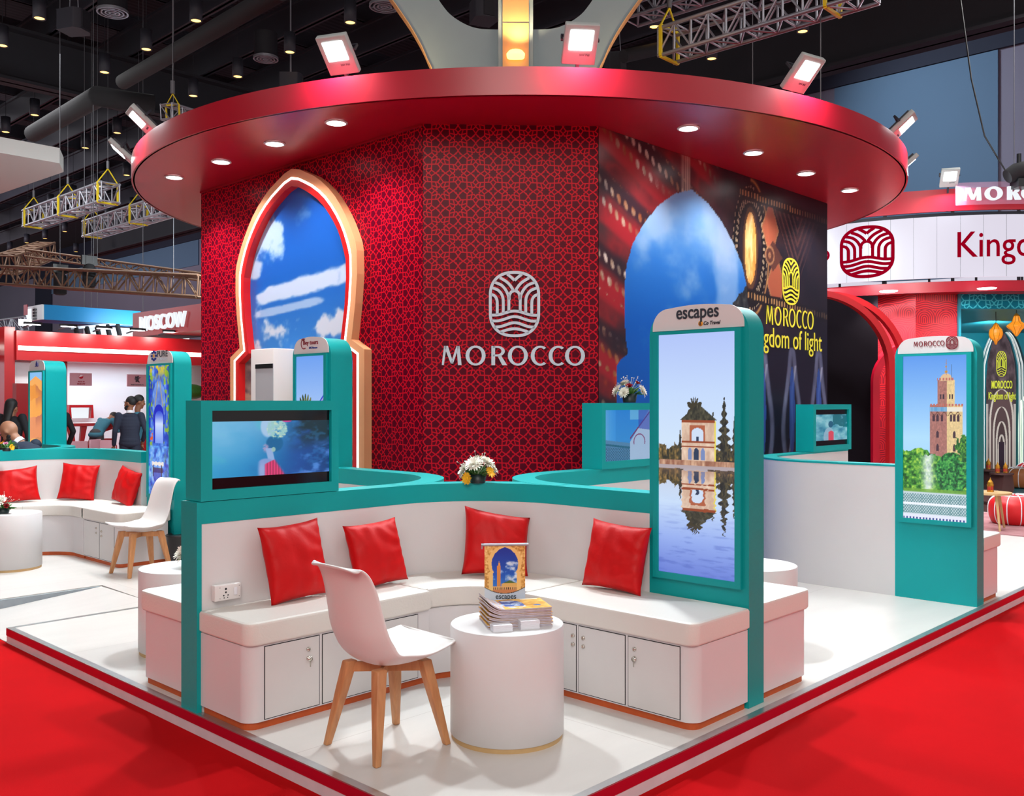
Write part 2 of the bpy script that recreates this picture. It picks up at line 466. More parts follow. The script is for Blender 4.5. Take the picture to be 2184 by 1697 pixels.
# planked white vinyl floor and carpet
def floor_mat():
    m, nt, b = nodes_mat('white_vinyl_floor')
    tc = nt.nodes.new('ShaderNodeTexCoord')
    mp = nt.nodes.new('ShaderNodeMapping'); mp.inputs['Rotation'].default_value = (0, 0, R(0))
    nt.links.new(tc.outputs['Object'], mp.inputs['Vector'])
    br = nt.nodes.new('ShaderNodeTexBrick'); br.inputs['Scale'].default_value = 1; br.inputs['Mortar Size'].default_value = .0022
    br.inputs['Brick Width'].default_value = 2.44; br.inputs['Row Height'].default_value = 1.22; br.offset = .5
    br.inputs['Color1'].default_value = L3((216, 211, 206)); br.inputs['Color2'].default_value = L3((212, 207, 203)); br.inputs['Mortar'].default_value = L3((190, 182, 176))
    nt.links.new(mp.outputs[0], br.inputs['Vector'])
    n = nt.nodes.new('ShaderNodeTexNoise'); n.inputs['Scale'].default_value = 1.6; n.inputs['Detail'].default_value = 6
    mp2 = nt.nodes.new('ShaderNodeMapping'); mp2.inputs['Scale'].default_value = (1, 4, 1)
    nt.links.new(tc.outputs['Object'], mp2.inputs['Vector']); nt.links.new(mp2.outputs[0], n.inputs['Vector'])
    rg = nt.nodes.new('ShaderNodeMapRange'); rg.inputs[1].default_value = .3; rg.inputs[2].default_value = .7; rg.inputs[3].default_value = .93; rg.inputs[4].default_value = 1.0
    nt.links.new(n.outputs['Fac'], rg.inputs[0])
    mx = nt.nodes.new('ShaderNodeVectorMath'); mx.operation = 'SCALE'
    nt.links.new(br.outputs['Color'], mx.inputs[0]); nt.links.new(rg.outputs[0], mx.inputs['Scale'])
    nt.links.new(mx.outputs[0], b.inputs['Base Color'])
    b.inputs['Roughness'].default_value = .28
    return m
M['floor'] = floor_mat()
def carpet_mat():
    m, nt, b = nodes_mat('red_exhibition_carpet')
    tc = nt.nodes.new('ShaderNodeTexCoord')
    n = nt.nodes.new('ShaderNodeTexNoise'); n.inputs['Scale'].default_value = 1.1; n.inputs['Detail'].default_value = 8; n.inputs['Roughness'].default_value = .7
    nt.links.new(tc.outputs['Object'], n.inputs['Vector'])
    n2 = nt.nodes.new('ShaderNodeTexNoise'); n2.inputs['Scale'].default_value = 400
    nt.links.new(tc.outputs['Object'], n2.inputs['Vector'])
    nt.links.new(mixc(nt, n.outputs['Fac'], L3((166, 0, 5)), L3((196, 0, 10))), b.inputs['Base Color'])
    bp = nt.nodes.new('ShaderNodeBump'); bp.inputs['Strength'].default_value = .25; bp.inputs['Distance'].default_value = .004
    nt.links.new(n2.outputs['Fac'], bp.inputs['Height']); nt.links.new(bp.outputs[0], b.inputs['Normal'])
    b.inputs['Roughness'].default_value = .95; b.inputs['Specular IOR Level'].default_value = .1
    return m
M['carpet'] = carpet_mat()
def wood_mat():
    m = M['wood']; nt = m.node_tree; b = nt.nodes['Principled BSDF']
    tc = nt.nodes.new('ShaderNodeTexCoord'); mp = nt.nodes.new('ShaderNodeMapping'); mp.inputs['Scale'].default_value = (30, 30, 3)
    n = nt.nodes.new('ShaderNodeTexNoise'); n.inputs['Scale'].default_value = 1.5; n.inputs['Detail'].default_value = 6
    nt.links.new(tc.outputs['Object'], mp.inputs[0]); nt.links.new(mp.outputs[0], n.inputs['Vector'])
    nt.links.new(mixc(nt, n.outputs['Fac'], L3((162, 98, 56)), L3((218, 160, 108))), b.inputs['Base Color'])
wood_mat()
def rug_mat():
    m, nt, b = nodes_mat('faded_red_rug')
    tc = nt.nodes.new('ShaderNodeTexCoord')
    n = nt.nodes.new('ShaderNodeTexNoise'); n.inputs['Scale'].default_value = 5; n.inputs['Detail'].default_value = 6
    nt.links.new(tc.outputs['Object'], n.inputs['Vector'])
    nt.links.new(mixc(nt, n.outputs['Fac'], L3((120, 40, 60)), L3((196, 150, 150))), b.inputs['Base Color'])
    b.inputs['Roughness'].default_value = .95
    return m
M['rug'] = rug_mat()

# ---------------------------------------------------------------- printed and shown pictures (vertex-coloured grids)
def pic_mat(name, emit):
    m, nt, b = nodes_mat(name)
    at = nt.nodes.new('ShaderNodeAttribute'); at.attribute_name = 'pic'
    if emit:
        b.inputs['Base Color'].default_value = (.01, .01, .01, 1)
        nt.links.new(at.outputs['Color'], b.inputs['Emission Color']); b.inputs['Emission Strength'].default_value = emit
        b.inputs['Roughness'].default_value = .3
    else:
        nt.links.new(at.outputs['Color'], b.inputs['Base Color']); b.inputs['Roughness'].default_value = .35
    return m
M['screen'] = pic_mat('lit_screen_picture', 1.0)
M['print'] = pic_mat('printed_picture', 0)
_rs = np.random.RandomState(3); _tab = _rs.rand(64, 64)
def vn(x, y):
    xi = np.floor(x).astype(int); yi = np.floor(y).astype(int); fx = x - xi; fy = y - yi
    fx = fx * fx * (3 - 2 * fx); fy = fy * fy * (3 - 2 * fy)
    g = lambda i, j: _tab[(i) % 64, (j) % 64]
    return (g(xi, yi) * (1 - fx) + g(xi + 1, yi) * fx) * (1 - fy) + (g(xi, yi + 1) * (1 - fx) + g(xi + 1, yi + 1) * fx) * fy
def fbm(x, y, o=5):
    s = 0; a = .5
    for i in range(o):
        s = s + a * vn(x + 17 * i, y + 31 * i); x = x * 2.03; y = y * 2.03; a *= .5
    return s / (1 - .5 ** o)
def ss(a, b, x): 
    t = np.clip((x - a) / (b - a), 0, 1); return t * t * (3 - 2 * t)
def put(img, mask, col):
    m = np.clip(mask, 0, 1)[..., None]
    c = np.array(col, dtype=float)
    if c.ndim == 1: c = c[None, None, :]
    return img * (1 - m) + c * m
def grad(t, stops):
    t = np.asarray(t); out = np.zeros(t.shape + (3,))
    xs = [s_[0] for s_ in stops]
    for k in range(3): out[..., k] = np.interp(t, xs, [s_[1][k] for s_ in stops])
    return out
def rect(u, v, a, b, c, d): return ((u > a) & (u < b) & (v > c) & (v < d)).astype(float)
def picture(name, F, w, h, nx, ny, fn, m, parent=None, mask=None, curve=None):
    uu, vv = np.meshgrid(np.linspace(0, 1, nx + 1), np.linspace(0, 1, ny + 1))
    rgb = lin(np.clip(fn(uu, vv), 0, 255) / 255.0).reshape(-1, 3)
    P = np.stack([uu.ravel() * w, vv.ravel() * h, np.zeros(uu.size)], 1)
    A = np.array(F)
    P = P @ A[:3, :3].T + A[:3, 3]
    if curve is not None: P = curve(uu.ravel(), vv.ravel())
    idx = np.arange((nx + 1) * (ny + 1)).reshape(ny + 1, nx + 1)
    f = np.stack([idx[:-1, :-1], idx[:-1, 1:], idx[1:, 1:], idx[1:, :-1]], -1).reshape(-1, 4)
    if mask is not None:
        mc = mask((uu[:-1, :-1] + uu[1:, 1:]) / 2, (vv[:-1, :-1] + vv[1:, 1:]) / 2).ravel()
        f = f[mc]
    me = bpy.data.meshes.new(name)
    me.from_pydata(P.tolist(), [], f.tolist())
    at = me.color_attributes.new('pic', 'FLOAT_COLOR', 'POINT')
    at.data.foreach_set('color', np.concatenate([rgb, np.ones((len(rgb), 1))], 1).astype('f').ravel())
    me.materials.append(m); me.update()
    o = bpy.data.objects.new(name, me); COL.objects.link(o)
    if parent: o.parent = parent
    return o
# ================================================================ floor, carpet, platform
def S(o): return tag(o, kind='structure')
def MBy(px, py, y):
    k = (px - 1092) / 2030; d = EX * k + EY; s_ = (y - CAMP.y) / d.y
    return Vector((CAMP.x + d.x * s_, y, 1.55 - (py - 858) / 2030 * s_))
def MBx(px, py, x):
    k = (px - 1092) / 2030; d = EX * k + EY; s_ = (x - CAMP.x) / d.x
    return Vector((x, CAMP.y + d.y * s_, 1.55 - (py - 858) / 2030 * s_))
S(MB().box(-30, -30, -.3, 40, 70, -.1).build('floor', M['carpet']))
plat = thing('exhibition_platform', 'raised white exhibition stand floor with red and white edge on red carpet', 'platform')
p = MB().prism([(.035, .035), (20, .035), (20, 14), (.035, 14), (.035, 5.73), (1.11, 5.73), (1.08, 4.63), (.035, 4.63)], -.1, 0)
p.build('deck', M['floor'], plat)
e = MB()
e.box(-.002, -.002, -.003, 24, .04, .002).box(-.002, .04, -.003, .04, 4.66, .002).box(.04, 4.62, -.003, 1.09, 4.66, .002)
e.box(-.002, 5.7, -.003, .04, 14, .002)
e.build('edge_trim', M['silver'], plat)
t = MB(); t.box(-.004, -.004, -.05, 24, .03, -.003).box(-.004, .03, -.05, .03, 4.655, -.003).box(-.004, 5.7, -.05, .03, 14, -.003)
t.build('edge_tape', M['tape'], plat)
t = MB(); t.box(-.002, -.002, -.1, 24, .03, -.05).box(-.002, .03, -.1, .03, 4.65, -.05).box(-.002, 5.7, -.1, .03, 14, -.05)
t.build('fascia_board', M['fascia'], plat)
t = MB(); t.box(.03, 5.69, -.1, 1.08, 5.72, -.004)
o = t.build('ramp_cheek', M['cheek'], plat)
r_ = MB(); r_.add([(0, 4.67, -.096), (1.09, 4.67, -.004), (1.09, 5.69, -.004), (0, 5.69, -.096), (0, 4.67, -.12), (1.09, 4.67, -.12), (1.09, 5.69, -.12), (0, 5.69, -.12)],
       [(0, 1, 2, 3), (4, 7, 6, 5), (0, 4, 5, 1), (1, 5, 6, 2), (2, 6, 7, 3), (3, 7, 4, 0)])
tag(r_.build('access_ramp', M['floor']), 'white sloping ramp cut into the left edge of the stand floor', 'ramp')

# ================================================================ hall shell
S(MB().box(24, -25, -.1, 24.4, 84, 10.62).build('wall_back', M['hallgrey']))
S(MB().box(23.9, -25, 10.62, 24.4, 84, 12.3).build('trim_1', M['halldark']))
S(MB().box(23.93, MBx(2130, 858, 24).y, 3.0, 23.99, MBx(1782, 858, 24).y, 10.6).build('trim_2', M['hallblue']))
S(MB().box(23.93, MBx(425, 858, 24).y, 9.2, 23.99, MBx(110, 858, 24).y, 10.6).build('trim_3', M['hallblue']))
S(MB().box(23.9, MBx(112, 858, 24).y, 3.0, 23.99, MBx(78, 858, 24).y, 10.6).build('trim_4', M['halldark']))
S(MB().box(-75, 80, -.1, 24.4, 80.4, 12.3).build('wall_left', M['halldark']))
def deck_mat():
    m, nt, b = nodes_mat('black_corrugated_ceiling')
    tc = nt.nodes.new('ShaderNodeTexCoord'); w = nt.nodes.new('ShaderNodeTexWave'); w.inputs['Scale'].default_value = 1.6; w.bands_direction = 'Y'
    nt.links.new(tc.outputs['Object'], w.inputs['Vector'])
    nt.links.new(mixc(nt, w.outputs['Fac'], L3((20, 18, 24)), L3((48, 40, 48))), b.inputs['Base Color'])
    b.inputs['Roughness'].default_value = .8
    return m
S(MB().box(-75, -4, 12.2, 24.4, 80, 12.5).build('ceiling', deck_mat()))
def steel(name, x0, y0, z0, x1, y1, z1, label, group=None, m='steel'):
    """I-beam made of web and two flanges"""
    b = MB()
    if x1 - x0 > y1 - y0:
        c = (y0 + y1) / 2; b.box(x0, y0, z0, x1, y1, z0 + .06).box(x0, y0, z1 - .06, x1, y1, z1).box(x0, c - .03, z0, x1, c + .03, z1)
    else:
        c = (x0 + x1) / 2; b.box(x0, y0, z0, x1, y1, z0 + .06).box(x0, y0, z1 - .06, x1, y1, z1).box(c - .03, y0, z0, c + .03, y1, z1)
    return tag(b.build(name, M[m]), label, 'beam', group)
steel('roof_girder', -14, 18.3, 8.1, 23.9, 18.8, 9.2, 'deep black steel roof girder crossing above the left bays', m='steeldark')
steel('roof_girder', 15.1, -14, 8.0, 15.6, 40, 9.6, 'deep dark roof girder running above the far booths on the right', m='steeldark')
for i in range(14):
    x = -8.6 + i * 1.75
    steel('roof_joist', x, -2 if x > 0 else 6, 9.3, x + .16, 75, 9.95, 'black steel roof joist under the corrugated ceiling', 'roof joists running away from the aisle')
for i in range(30):
    y = 3.5 + i * 2.2
    steel('roof_purlin', -14, y, 9.97, 15.1, y + .1, 10.4, 'thin black purlin crossing above the roof joists', 'roof purlins')
def duct(pts, r, label):
    tag(MB().tube(pts, r, 16).build('air_duct', M['matteblack']), label, 'duct')
a = pd(262, 175, 14.6); b_ = pd(600, -20, 10.6); duct([a, b_], .11, 'round black air duct above the canopy, its end showing above the girder')
a = pd(70, 285, 19); b_ = pd(210, 205, 15); duct([a, b_, b_ + Vector((.8, -.2, 0))], .16, 'round black air duct with an elbow left of the canopy')
a = pd(1330, 120, 16); b_ = pd(1600, 62, 18); duct([a, b_], .11, 'round dark air duct behind the long silver truss')

# cylinder downlights of the hall ceiling
proto = None
PEND = [(84, 23), (5, 81), (418, 28), (312, 89), (223, 138), (507, 147), (412, 188), (74, 229), (12, 265), (250, 267), (182, 299), (270, 357), (210, 380),
        (156, 403), (108, 421), (747, 32), (618, 95), (1396, 41), (1518, 109), (1712, 51), (60, 440), (230, 445), (182, 460), (282, 428), (96, 492), (138, 477), (57, 501), (21, 517), (162, 520)]
ORD = ['first', 'second', 'third', 'fourth', 'fifth', 'sixth', 'seventh', 'eighth', 'ninth', 'tenth', 'eleventh', 'twelfth', 'thirteenth', 'fourteenth', 'fifteenth', 'sixteenth', 'seventeenth', 'eighteenth', 'nineteenth', 'twentieth']
left_p = sorted([q for q in PEND if q[1] < 410 and q[0] < 600], key=lambda q: q[1])
far_p = sorted([q for q in PEND if q[1] >= 410 and q[0] < 600], key=lambda q: q[0])
SPECIAL = {(747, 32): 'cylinder downlight hanging above the leftmost front floodlight on the canopy', (618, 95): 'cylinder downlight hanging left of the front floodlight, beside a round vent',
           (1396, 41): 'cylinder downlight hanging beside the yellow sling of the long truss', (1518, 109): 'cylinder downlight half hidden behind the long silver truss',
           (1712, 51): 'cylinder downlight hanging just under the right end of the long truss'}
for q in PEND:
    z = 8.0
    P = pz(q[0], q[1] + 17, z)
    lab = SPECIAL.get(q)
    if q in left_p: lab = 'black cylinder ceiling downlight, %s from the top among those left of the canopy' % ORD[left_p.index(q)]
    if q in far_p: lab = 'small distant cylinder downlight, %s from the left in the far cluster over the trusses' % ORD[far_p.index(q)]
    if proto is None:
        proto = thing('cylinder_downlight', lab, 'ceiling light', P, 0, 'cylinder downlights of the hall ceiling')
        MB().lathe([(.02, .36), (.105, .36), (.105, 0), (.085, 0), (.085, .02)], 20, cap=False).lathe([(.105, .355), (.0, .36)], 20, cap=False).build('housing', M['steel'], proto)
        MB().lathe([(.0, .012), (.082, .012)], 20, cap=False).build('lamp', M['warm'], proto)
        MB().tube([(0, 0, .36), (0, 0, 4.2)], .006, 5).build('cord', M['steeldark'], proto)
        proto['label'] = lab
    else:
        copy_thing(proto, P, 0, lab)

# round ceiling vents
def vent(P, r, lab):
    v = thing('ceiling_vent', lab, 'vent', P, 0, 'round ceiling vents')
    k = MB()
    for rr in (1.0, .72, .46, .2): k.stroke([(r * rr * math.cos(a), r * rr * math.sin(a)) for a in np.linspace(0, 2 * PI, 28)[:-1]], .025, -.03, .02, True)
    for i in range(6): k.bar((0, 0, 0), (r * math.cos(i * PI / 3), r * math.sin(i * PI / 3), 0), .02)
    k.build('grille', M['truss'], v)
    MB().lathe([(r * .98, .03), (r * .98, .5)], 24).build('duct_neck', M['steeldark'], v)
vent(pz(240, 25, 8.6), .26, 'round slatted ceiling vent above the deep girder, left of the canopy')
vent(pz(567, 124, 8.6), .24, 'round slatted ceiling vent just above the left of the canopy rim')
vent(pz(820, 12, 8.6), .26, 'round slatted ceiling vent beside the grey column crown')

# hanging loudspeakers
def speaker(P, rz, lab):
    s_ = thing('hanging_speaker', lab, 'speaker', P, rz)
    MB().prism([(-.2, -.14), (-.1, -.22), (.1, -.22), (.2, -.14), (.17, .2), (-.17, .2)], -.16, .16).build('cabinet', M['steel'], s_, bevel=.02)
    MB().prism([(-.09, -.235), (.09, -.235), (.09, -.22), (-.09, -.22)], -.14, .14).build('grille', M['steeldark'], s_)
    k = MB()
    for x in (-.1, .1): k.tube([(x, 0, .15), (x * .6, 0, .9), (x * .6, 0, 4.6)], .008, 6)
    k.build('hanging_chain', M['truss'], s_)
speaker(pz(158, 47, 7.6), .5, 'grey angled loudspeaker hanging from chains in the upper left')
speaker(pz(1032, 24, 7.6), -.4, 'grey angled loudspeaker hanging inside the column crown opening')
speaker(pz(620, 178, 7.6), .9, 'small grey loudspeaker hanging just over the canopy rim')
speaker(pz(1312, 138, 7.6), -.9, 'small pale loudspeaker showing over the canopy right of the crown')

# ================================================================ trusses
def truss(name, A, B, w, n, m, lab, r=.025, slings=(), up=None):
    A = Vector(A); B = Vector(B); T = thing(name, lab, 'truss', A)
    d = (B - A).normalized(); s_ = Vector((0, 0, 1)).cross(d).normalized(); u = d.cross(s_)
    k = MB(); L_ = (B - A).length
    cs = [(s_ * a + u * b) * (w / 2) for a, b in ((-1, -1), (1, -1), (1, 1), (-1, 1))]
    for c in cs: k.tube([c, d * L_ + c], r, 8)
    k.build('chord', M[m], T); k = MB()
    for i in range(n + 1):
        p_ = d * (L_ * i / n)
        for q in range(4):
            k.tube([p_ + cs[q], p_ + cs[(q + 1) % 4]], r * .55, 6)
            if i < n:
                p2 = d * (L_ * (i + 1) / n)
                x, y = (q, (q + 1) % 4) if i % 2 else ((q + 1) % 4, q)
                k.tube([p_ + cs[x], p2 + cs[y]], r * .55, 6)
    k.build('lattice', M[m], T)
    for f_ in slings:
        p_ = d * (L_ * f_); k = MB(); z_ = 1.12
        q = [p_ + c * z_ for c in cs]
        for i in range(4): k.bar(q[i], q[(i + 1) % 4], .1 * w)
        top = p_ + Vector((0, 0, w * 1.35))
        k.bar(q[2], top, .05 * w).bar(q[3], top, .05 * w)
        k.build('lifting_sling', M['yellow'], T)
        MB().tube([top, top + Vector((0, 0, .16))], .03, 6).tube([top + Vector((0, 0, .16)), top + Vector((0, 0, 12.1 - A.z - top.z))], .006, 5).build('hoist_chain', M['cable'], T)
    return T
truss('box_truss', pd(1420, 98, 11.9), pd(1862, -38, 10.1), .34, 11, 'truss', 'long silver box truss hanging top right above the canopy', slings=(.02, .83))
truss('box_truss', pd(1345, 22, 13.4), pd(1560, -48, 12.3), .34, 6, 'truss', 'silver truss end at the very top beside the column crown')
truss('box_truss', pd(66, 468, 23), pd(236, 410, 19.9), .38, 12, 'truss', 'upper silver box truss with yellow slings at the left', .03, (.04, .5, .97))
truss('box_truss', pd(192, 490, 23), pd(376, 434, 19.8), .36, 12, 'truss', 'lower silver box truss with yellow slings partly hidden by the canopy', .03, (.04, .6))
truss('box_truss', pd(355, 237, 11.9), pd(440, 262, 12.6), .18, 4, 'truss', 'short silver truss with a sling behind the left floodlights', .014, (.15,))
truss('lighting_truss', pd(10, 588, 16.5), pd(440, 612, 13.6), .3, 16, 'bronze', 'long brown lighting truss crossing the left wall')
truss('lighting_truss', pd(12, 565, 16.9), pd(100, 534, 19.5), .32, 7, 'bronze', 'short brown truss slanting back at the far left')
truss('lighting_truss', pd(60, 540, 17.2), pd(440, 592, 15.6), .12, 16, 'bronze', 'thin brown truss rail just above the long brown truss', .02)
truss('box_truss', pd(-60, 706, 26), pd(52, 690, 27), .4, 7, 'truss', 'bright truss end beside the cyan canopy at the far left', .03)
# lamps on the brown truss
def profile_lamp(P, lab):
    s_ = thing('stage_lamp', lab, 'stage light', P)
    MB().lathe([(.06, -.3), (.1, -.28), (.1, 0), (.07, .06), (.0, .08)], 14).build('housing', M['matteblack'], s_)
    MB().box(-.12, -.03, .05, .12, .03, .2).build('yoke', M['black'], s_)
profile_lamp(pd(190, 572, 15.2), 'black stage lamp hanging from the brown truss, right one with a control box')
profile_lamp(pd(128, 590, 15.6), 'black stage lamp hanging from the brown truss, left one with a pale top')
k = MB()
for px, y0, y1, D in ((128, 240, 565, 15.5), (199, 230, 560, 15), (180, 505, 655, 20), (195, 495, 655, 20.3), (208, 520, 655, 20.3), (305, 470, 665, 19.5), (370, 460, 620, 14), (1605, 60, 240, 12.5), (1750, 20, 260, 10.6), (2163, -10, 360, 14.5)):
    a = pd(px, y0, D); b_ = pd(px, y1, D)
    kk = MB().tube([(a.x, a.y, 12.1), (b_.x, b_.y, b_.z)], .006, 5)
    where = {128: 'down to the pale-topped stage lamp', 199: 'down to the stage lamp with control box', 180: 'onto the left part of the cyan canopy', 195: 'onto the cyan canopy, middle of three', 208: 'onto the cyan canopy, right of three',
             305: 'onto the cyan canopy near the red sign box', 370: 'at the right end of the brown truss', 1605: 'behind the canopy right of the crown', 1750: 'from the yellow sling of the long truss', 2163: 'down to the black moving lamp at far right'}[px]
    tag(kk.build('suspension_cable', M['cable']), 'thin suspension cable hanging ' + where, 'cable', 'suspension cables')
tag(MB().tube([pd(2047, -10, 14.3), pd(2072, 170, 14.3), pd(2100, 290, 14.3), pd(2145, 365, 14.3)], .012, 5).build('power_cable', M['black']), 'slack black power cable sweeping down to the moving lamp at far right', 'cable')

# ================================================================ the canopy, its core and the hall column
CX, CY, CR = 5.77, 5.247, 4.19
can = thing('round_canopy', 'large round red canopy roof over the exhibition stand', 'canopy', (CX, CY, 3.79))
n = 160
circ = [(CR * math.cos(2 * PI * i / n), CR * math.sin(2 * PI * i / n)) for i in range(n)]
MB().prism(circ, 0, .02).build('soffit', M['red'], can)
MB().stroke(circ, .03, .0, .205, True).build('rim_fascia', M['red'], can)
MB().prism([(x * .985, y * .985) for x, y in circ], .16, .17).build('roof_deck', M['red'], can)
cpx = [(722, 262), (589, 306), (471, 344), (371, 377), (1474, 271), (1607, 325), (1719, 369), (1812, 405)]
lbl = ['nearest the front on the left side', 'second from the front on the left side', 'third from the front on the left side', 'farthest back on the left side',
       'nearest the front on the right side', 'second from the front on the right side', 'third from the front on the right side', 'farthest back on the right side']
pos = [(2.2, 3.896), (2.2, 4.787), (2.2, 5.688), (2.19, 6.579), (4.272, 1.94), (5.327, 1.944), (6.371, 1.96), (7.381, 1.972)]
dl = None
for (x, y), l_ in zip(pos, lbl):
    lab = 'round recessed canopy downlight, ' + l_
    if dl is None:
        dl = thing('recessed_downlight', lab, 'downlight', (x, y, 3.788), 0, 'recessed downlights under the red canopy')
        MB().lathe([(.075, 0), (.092, 0), (.092, -.006), (.075, -.01)], 32, cap=False).build('trim_ring', M['plastic'], dl)
        MB().lathe([(0, -.004), (.078, -.004)], 32, cap=False).build('lens', M['lamp'], dl)
    else: copy_thing(dl, (x, y, 3.788), 0, lab)
    sp_ = spot('downlight_beam', (x, y, 3.77), (x, y, 0), 110, 125, .7, (1, .97, .93), .07)

X0, Y0 = 2.71, 2.45
core = [(X0, 3.43), (3.735, Y0), (7.86, Y0), (8.85, 3.44), (8.85, 7.03), (7.84, 8.05), (3.74, 8.05), (X0, 7.03)]
S(MB().prism([(x + .012 if x < 3 else x, y + .012 if y < 2.6 else y) for x, y in core], 0, 3.79).build('wall_core', M['backdrop']))
cw = math.hypot(3.735 - X0, 3.43 - Y0)
un = Vector((3.735 - X0, Y0 - 3.43, 0)).normalized(); nn = Vector((un.y, -un.x, 0)); nn = -nn if nn.x > 0 else nn
FCH = frame((X0, 3.43, 0), un, nn)
pn = thing('wallpaper_panel', 'dark red star-lattice wall panel carrying the grey emblem and lettering', 'wall panel', (X0, 3.43, 0))
uv_plane('printed_sheet', frame((0, 0, 0), un, nn), cw, 3.79, M['star'], pn, .004)
pn2 = thing('wallpaper_panel', 'red star-lattice wall panel around the glowing pointed arch', 'wall panel', (X0, 7.0, 0))
uv_plane('printed_sheet', FX(0, 0, 0), 3.57, 3.788, M['star'], pn2, .004)
tag(MB().box(X0 - .02, 3.43, 3.77, X0 - .004, 7.0, 3.789).build('ceiling_bead', M['red']), 'thin red bead along the top of the glowing-arch wall', 'trim')

# emblem: palm-arches over waves inside a rounded oval. unit width 1, height 1.319, centre 0,0
def catmull(P, n=8):
    P = [P[0]] + list(P) + [P[-1]]; out = []
    for i in range(1, len(P) - 2):
        for k in range(n):
            t = k / n; a, b, c, d = P[i - 1], P[i], P[i + 1], P[i + 2]
            out.append(tuple(.5 * ((2 * b[j]) + (-a[j] + c[j]) * t + (2 * a[j] - 5 * b[j] + 4 * c[j] - d[j]) * t * t + (-a[j] + 3 * b[j] - 3 * c[j] + d[j]) * t ** 3) for j in (0, 1)))
    out.append(P[-2]); return out
ES = [[(895, 180), (950, 222), (1003, 272)], [(785, 232), (880, 290), (940, 350), (985, 420)], [(700, 300), (800, 340), (860, 400), (898, 470), (917, 545), (918, 745)],
      [(672, 385), (750, 415), (800, 465), (828, 530), (835, 600), (835, 770)], [(655, 482), (705, 505), (735, 550), (745, 610), (745, 790)],
      [(925, 560), (926, 500), (955, 445), (1003, 425)],
      [(655, 795), (760, 790), (850, 765), (930, 740), (1003, 732)], [(660, 880), (760, 880), (860, 852), (940, 824), (1003, 815)],
      [(700, 975), (800, 965), (880, 938), (950, 914), (1003, 908)], [(790, 1050), (880, 1020), (950, 1003), (1003, 998)]]
def emblem(b, cx, cy, w, h, z0, z1, M_=None, lite=False):
    def tr(p): return (cx + (p[0] - 1003) / 743 * w, cy - (p[1] - 628) / 980 * h)
    out = []
    for i in range(72):
        a = 2 * PI * i / 72
        c_, s_ = math.cos(a), math.sin(a)
        x = .5 * w * (abs(c_) ** .82) * (1 if c_ > 0 else -1)
        yy = (.5 - .14) * h * (abs(s_) ** .92) * (1 if s_ > 0 else -1) + (.14 * h if s_ > 1e-6 else (-.14 * h if s_ < -1e-6 else 0))
        out.append((cx + x * .972, cy + yy * .972))
    b.stroke(out, .057 * w, z0, z1, True, M_)
    for s_ in ES:
        c = catmull(s_, 3 if lite else 6)
        for sg in (1, -1):
            q = [tr((1003 + sg * (x - 1003), y)) for x, y in c]
            b.stroke(q, .056 * w, z0, z1, False, M_)
# broad humanist capitals for the word MOROCCO, drawn into a box
def moro(b, u, v, w, h, z0, z1, M_=None, bold=1.0):
    seq = [('M', 0, .137), ('O', .165, .14), ('R', .345, .1), ('O', .46, .14), ('C', .62, .115), ('C', .745, .115), ('O', .86, .14)]
    def arc(cx, rw, a0, a1, n=22):
        L_ = []; R_ = []
        for i in range(n + 1):
            a = a0 + (a1 - a0) * i / n
            L_.append((u + (cx + rw / 2 * math.cos(a)) * w, v + (.5 + .5 * math.sin(a)) * h))
            ri = rw / 2 - .0265 * bold; rj = .5 - .105 * bold
            R_.append((u + (cx + ri * math.cos(a)) * w, v + (.5 + rj * math.sin(a)) * h))
        return L_, R_
    def poly(pts): b.prism([(u + x * w, v + y * h) for x, y in pts], z0, z1, M=M_)
    for ch, x, cw_ in seq:
        if ch == 'O':
            L_, R_ = arc(x + cw_ / 2, cw_, 0, 2 * PI); b.strip(L_[:-1], R_[:-1], z0, z1, True, M_)
        elif ch == 'C':
            L_, R_ = arc(x + cw_ * .58, cw_ * 1.16, R(52), R(308)); b.strip(L_, R_, z0, z1, False, M_)
        elif ch == 'M':
            t_ = .026 * bold
            poly([(x, .02), (x + .014 * bold, .02), (x + .028 + .006 * bold, .98), (x + .016, .98)])
            poly([(x + .014, .98), (x + .014 + t_ * 1.1, .98), (x + .068 + t_ * .5, .1), (x + .068 - t_ * .2, .1)])
            poly([(x + .062, .1), (x + .062 + t_ * .6, .1), (x + .115 + t_ * .3, .98), (x + .103, .98)])
            poly([(x + .104, .98), (x + .104 + t_ * .75, .98), (x + .138, .02), (x + .138 - t_, .02)])
        else:
            t_ = .026 * bold
            poly([(x, .02), (x + t_, .02), (x + t_, .98), (x, .98)])
            L_ = []; R_ = []
            for i in range(15):
                a = PI / 2 - PI * i / 14
                L_.append((u + (x + .042 + .052 * math.cos(a)) * w, v + (.72 + .26 * math.sin(a)) * h))
                R_.append((u + (x + .042 + (.052 - .024 * bold) * math.cos(a)) * w, v + (.72 + (.26 - .095 * bold) * math.sin(a)) * h))
            b.strip([(u + (x + .01) * w, v + .98 * h)] + L_ + [(u + (x + .01) * w, v + .46 * h)], [(u + (x + .01) * w, v + (.98 - .09 * bold) * h)] + R_ + [(u + (x + .01) * w, v + (.46 + .09 * bold) * h)], z0, z1, False, M_)
            poly([(x + .042, .5), (x + .042 + t_, .5), (x + .11, .02), (x + .11 - t_ * 1.3, .02)])
    return b
el = MB(FCH); emblem(el, .737, 2.342, .402, .525, .006, .03)
tag(el.build('wall_emblem', M['greylight']), 'pale grey raised oval palm and wave emblem on the dark red panel', 'emblem')
el = MB(FCH); moro(el, .152, 1.846, 1.155, .162, .006, .03)
tag(el.build('wall_lettering', M['greylight']), 'pale grey raised capitals reading MOROCCO under the emblem', 'lettering')

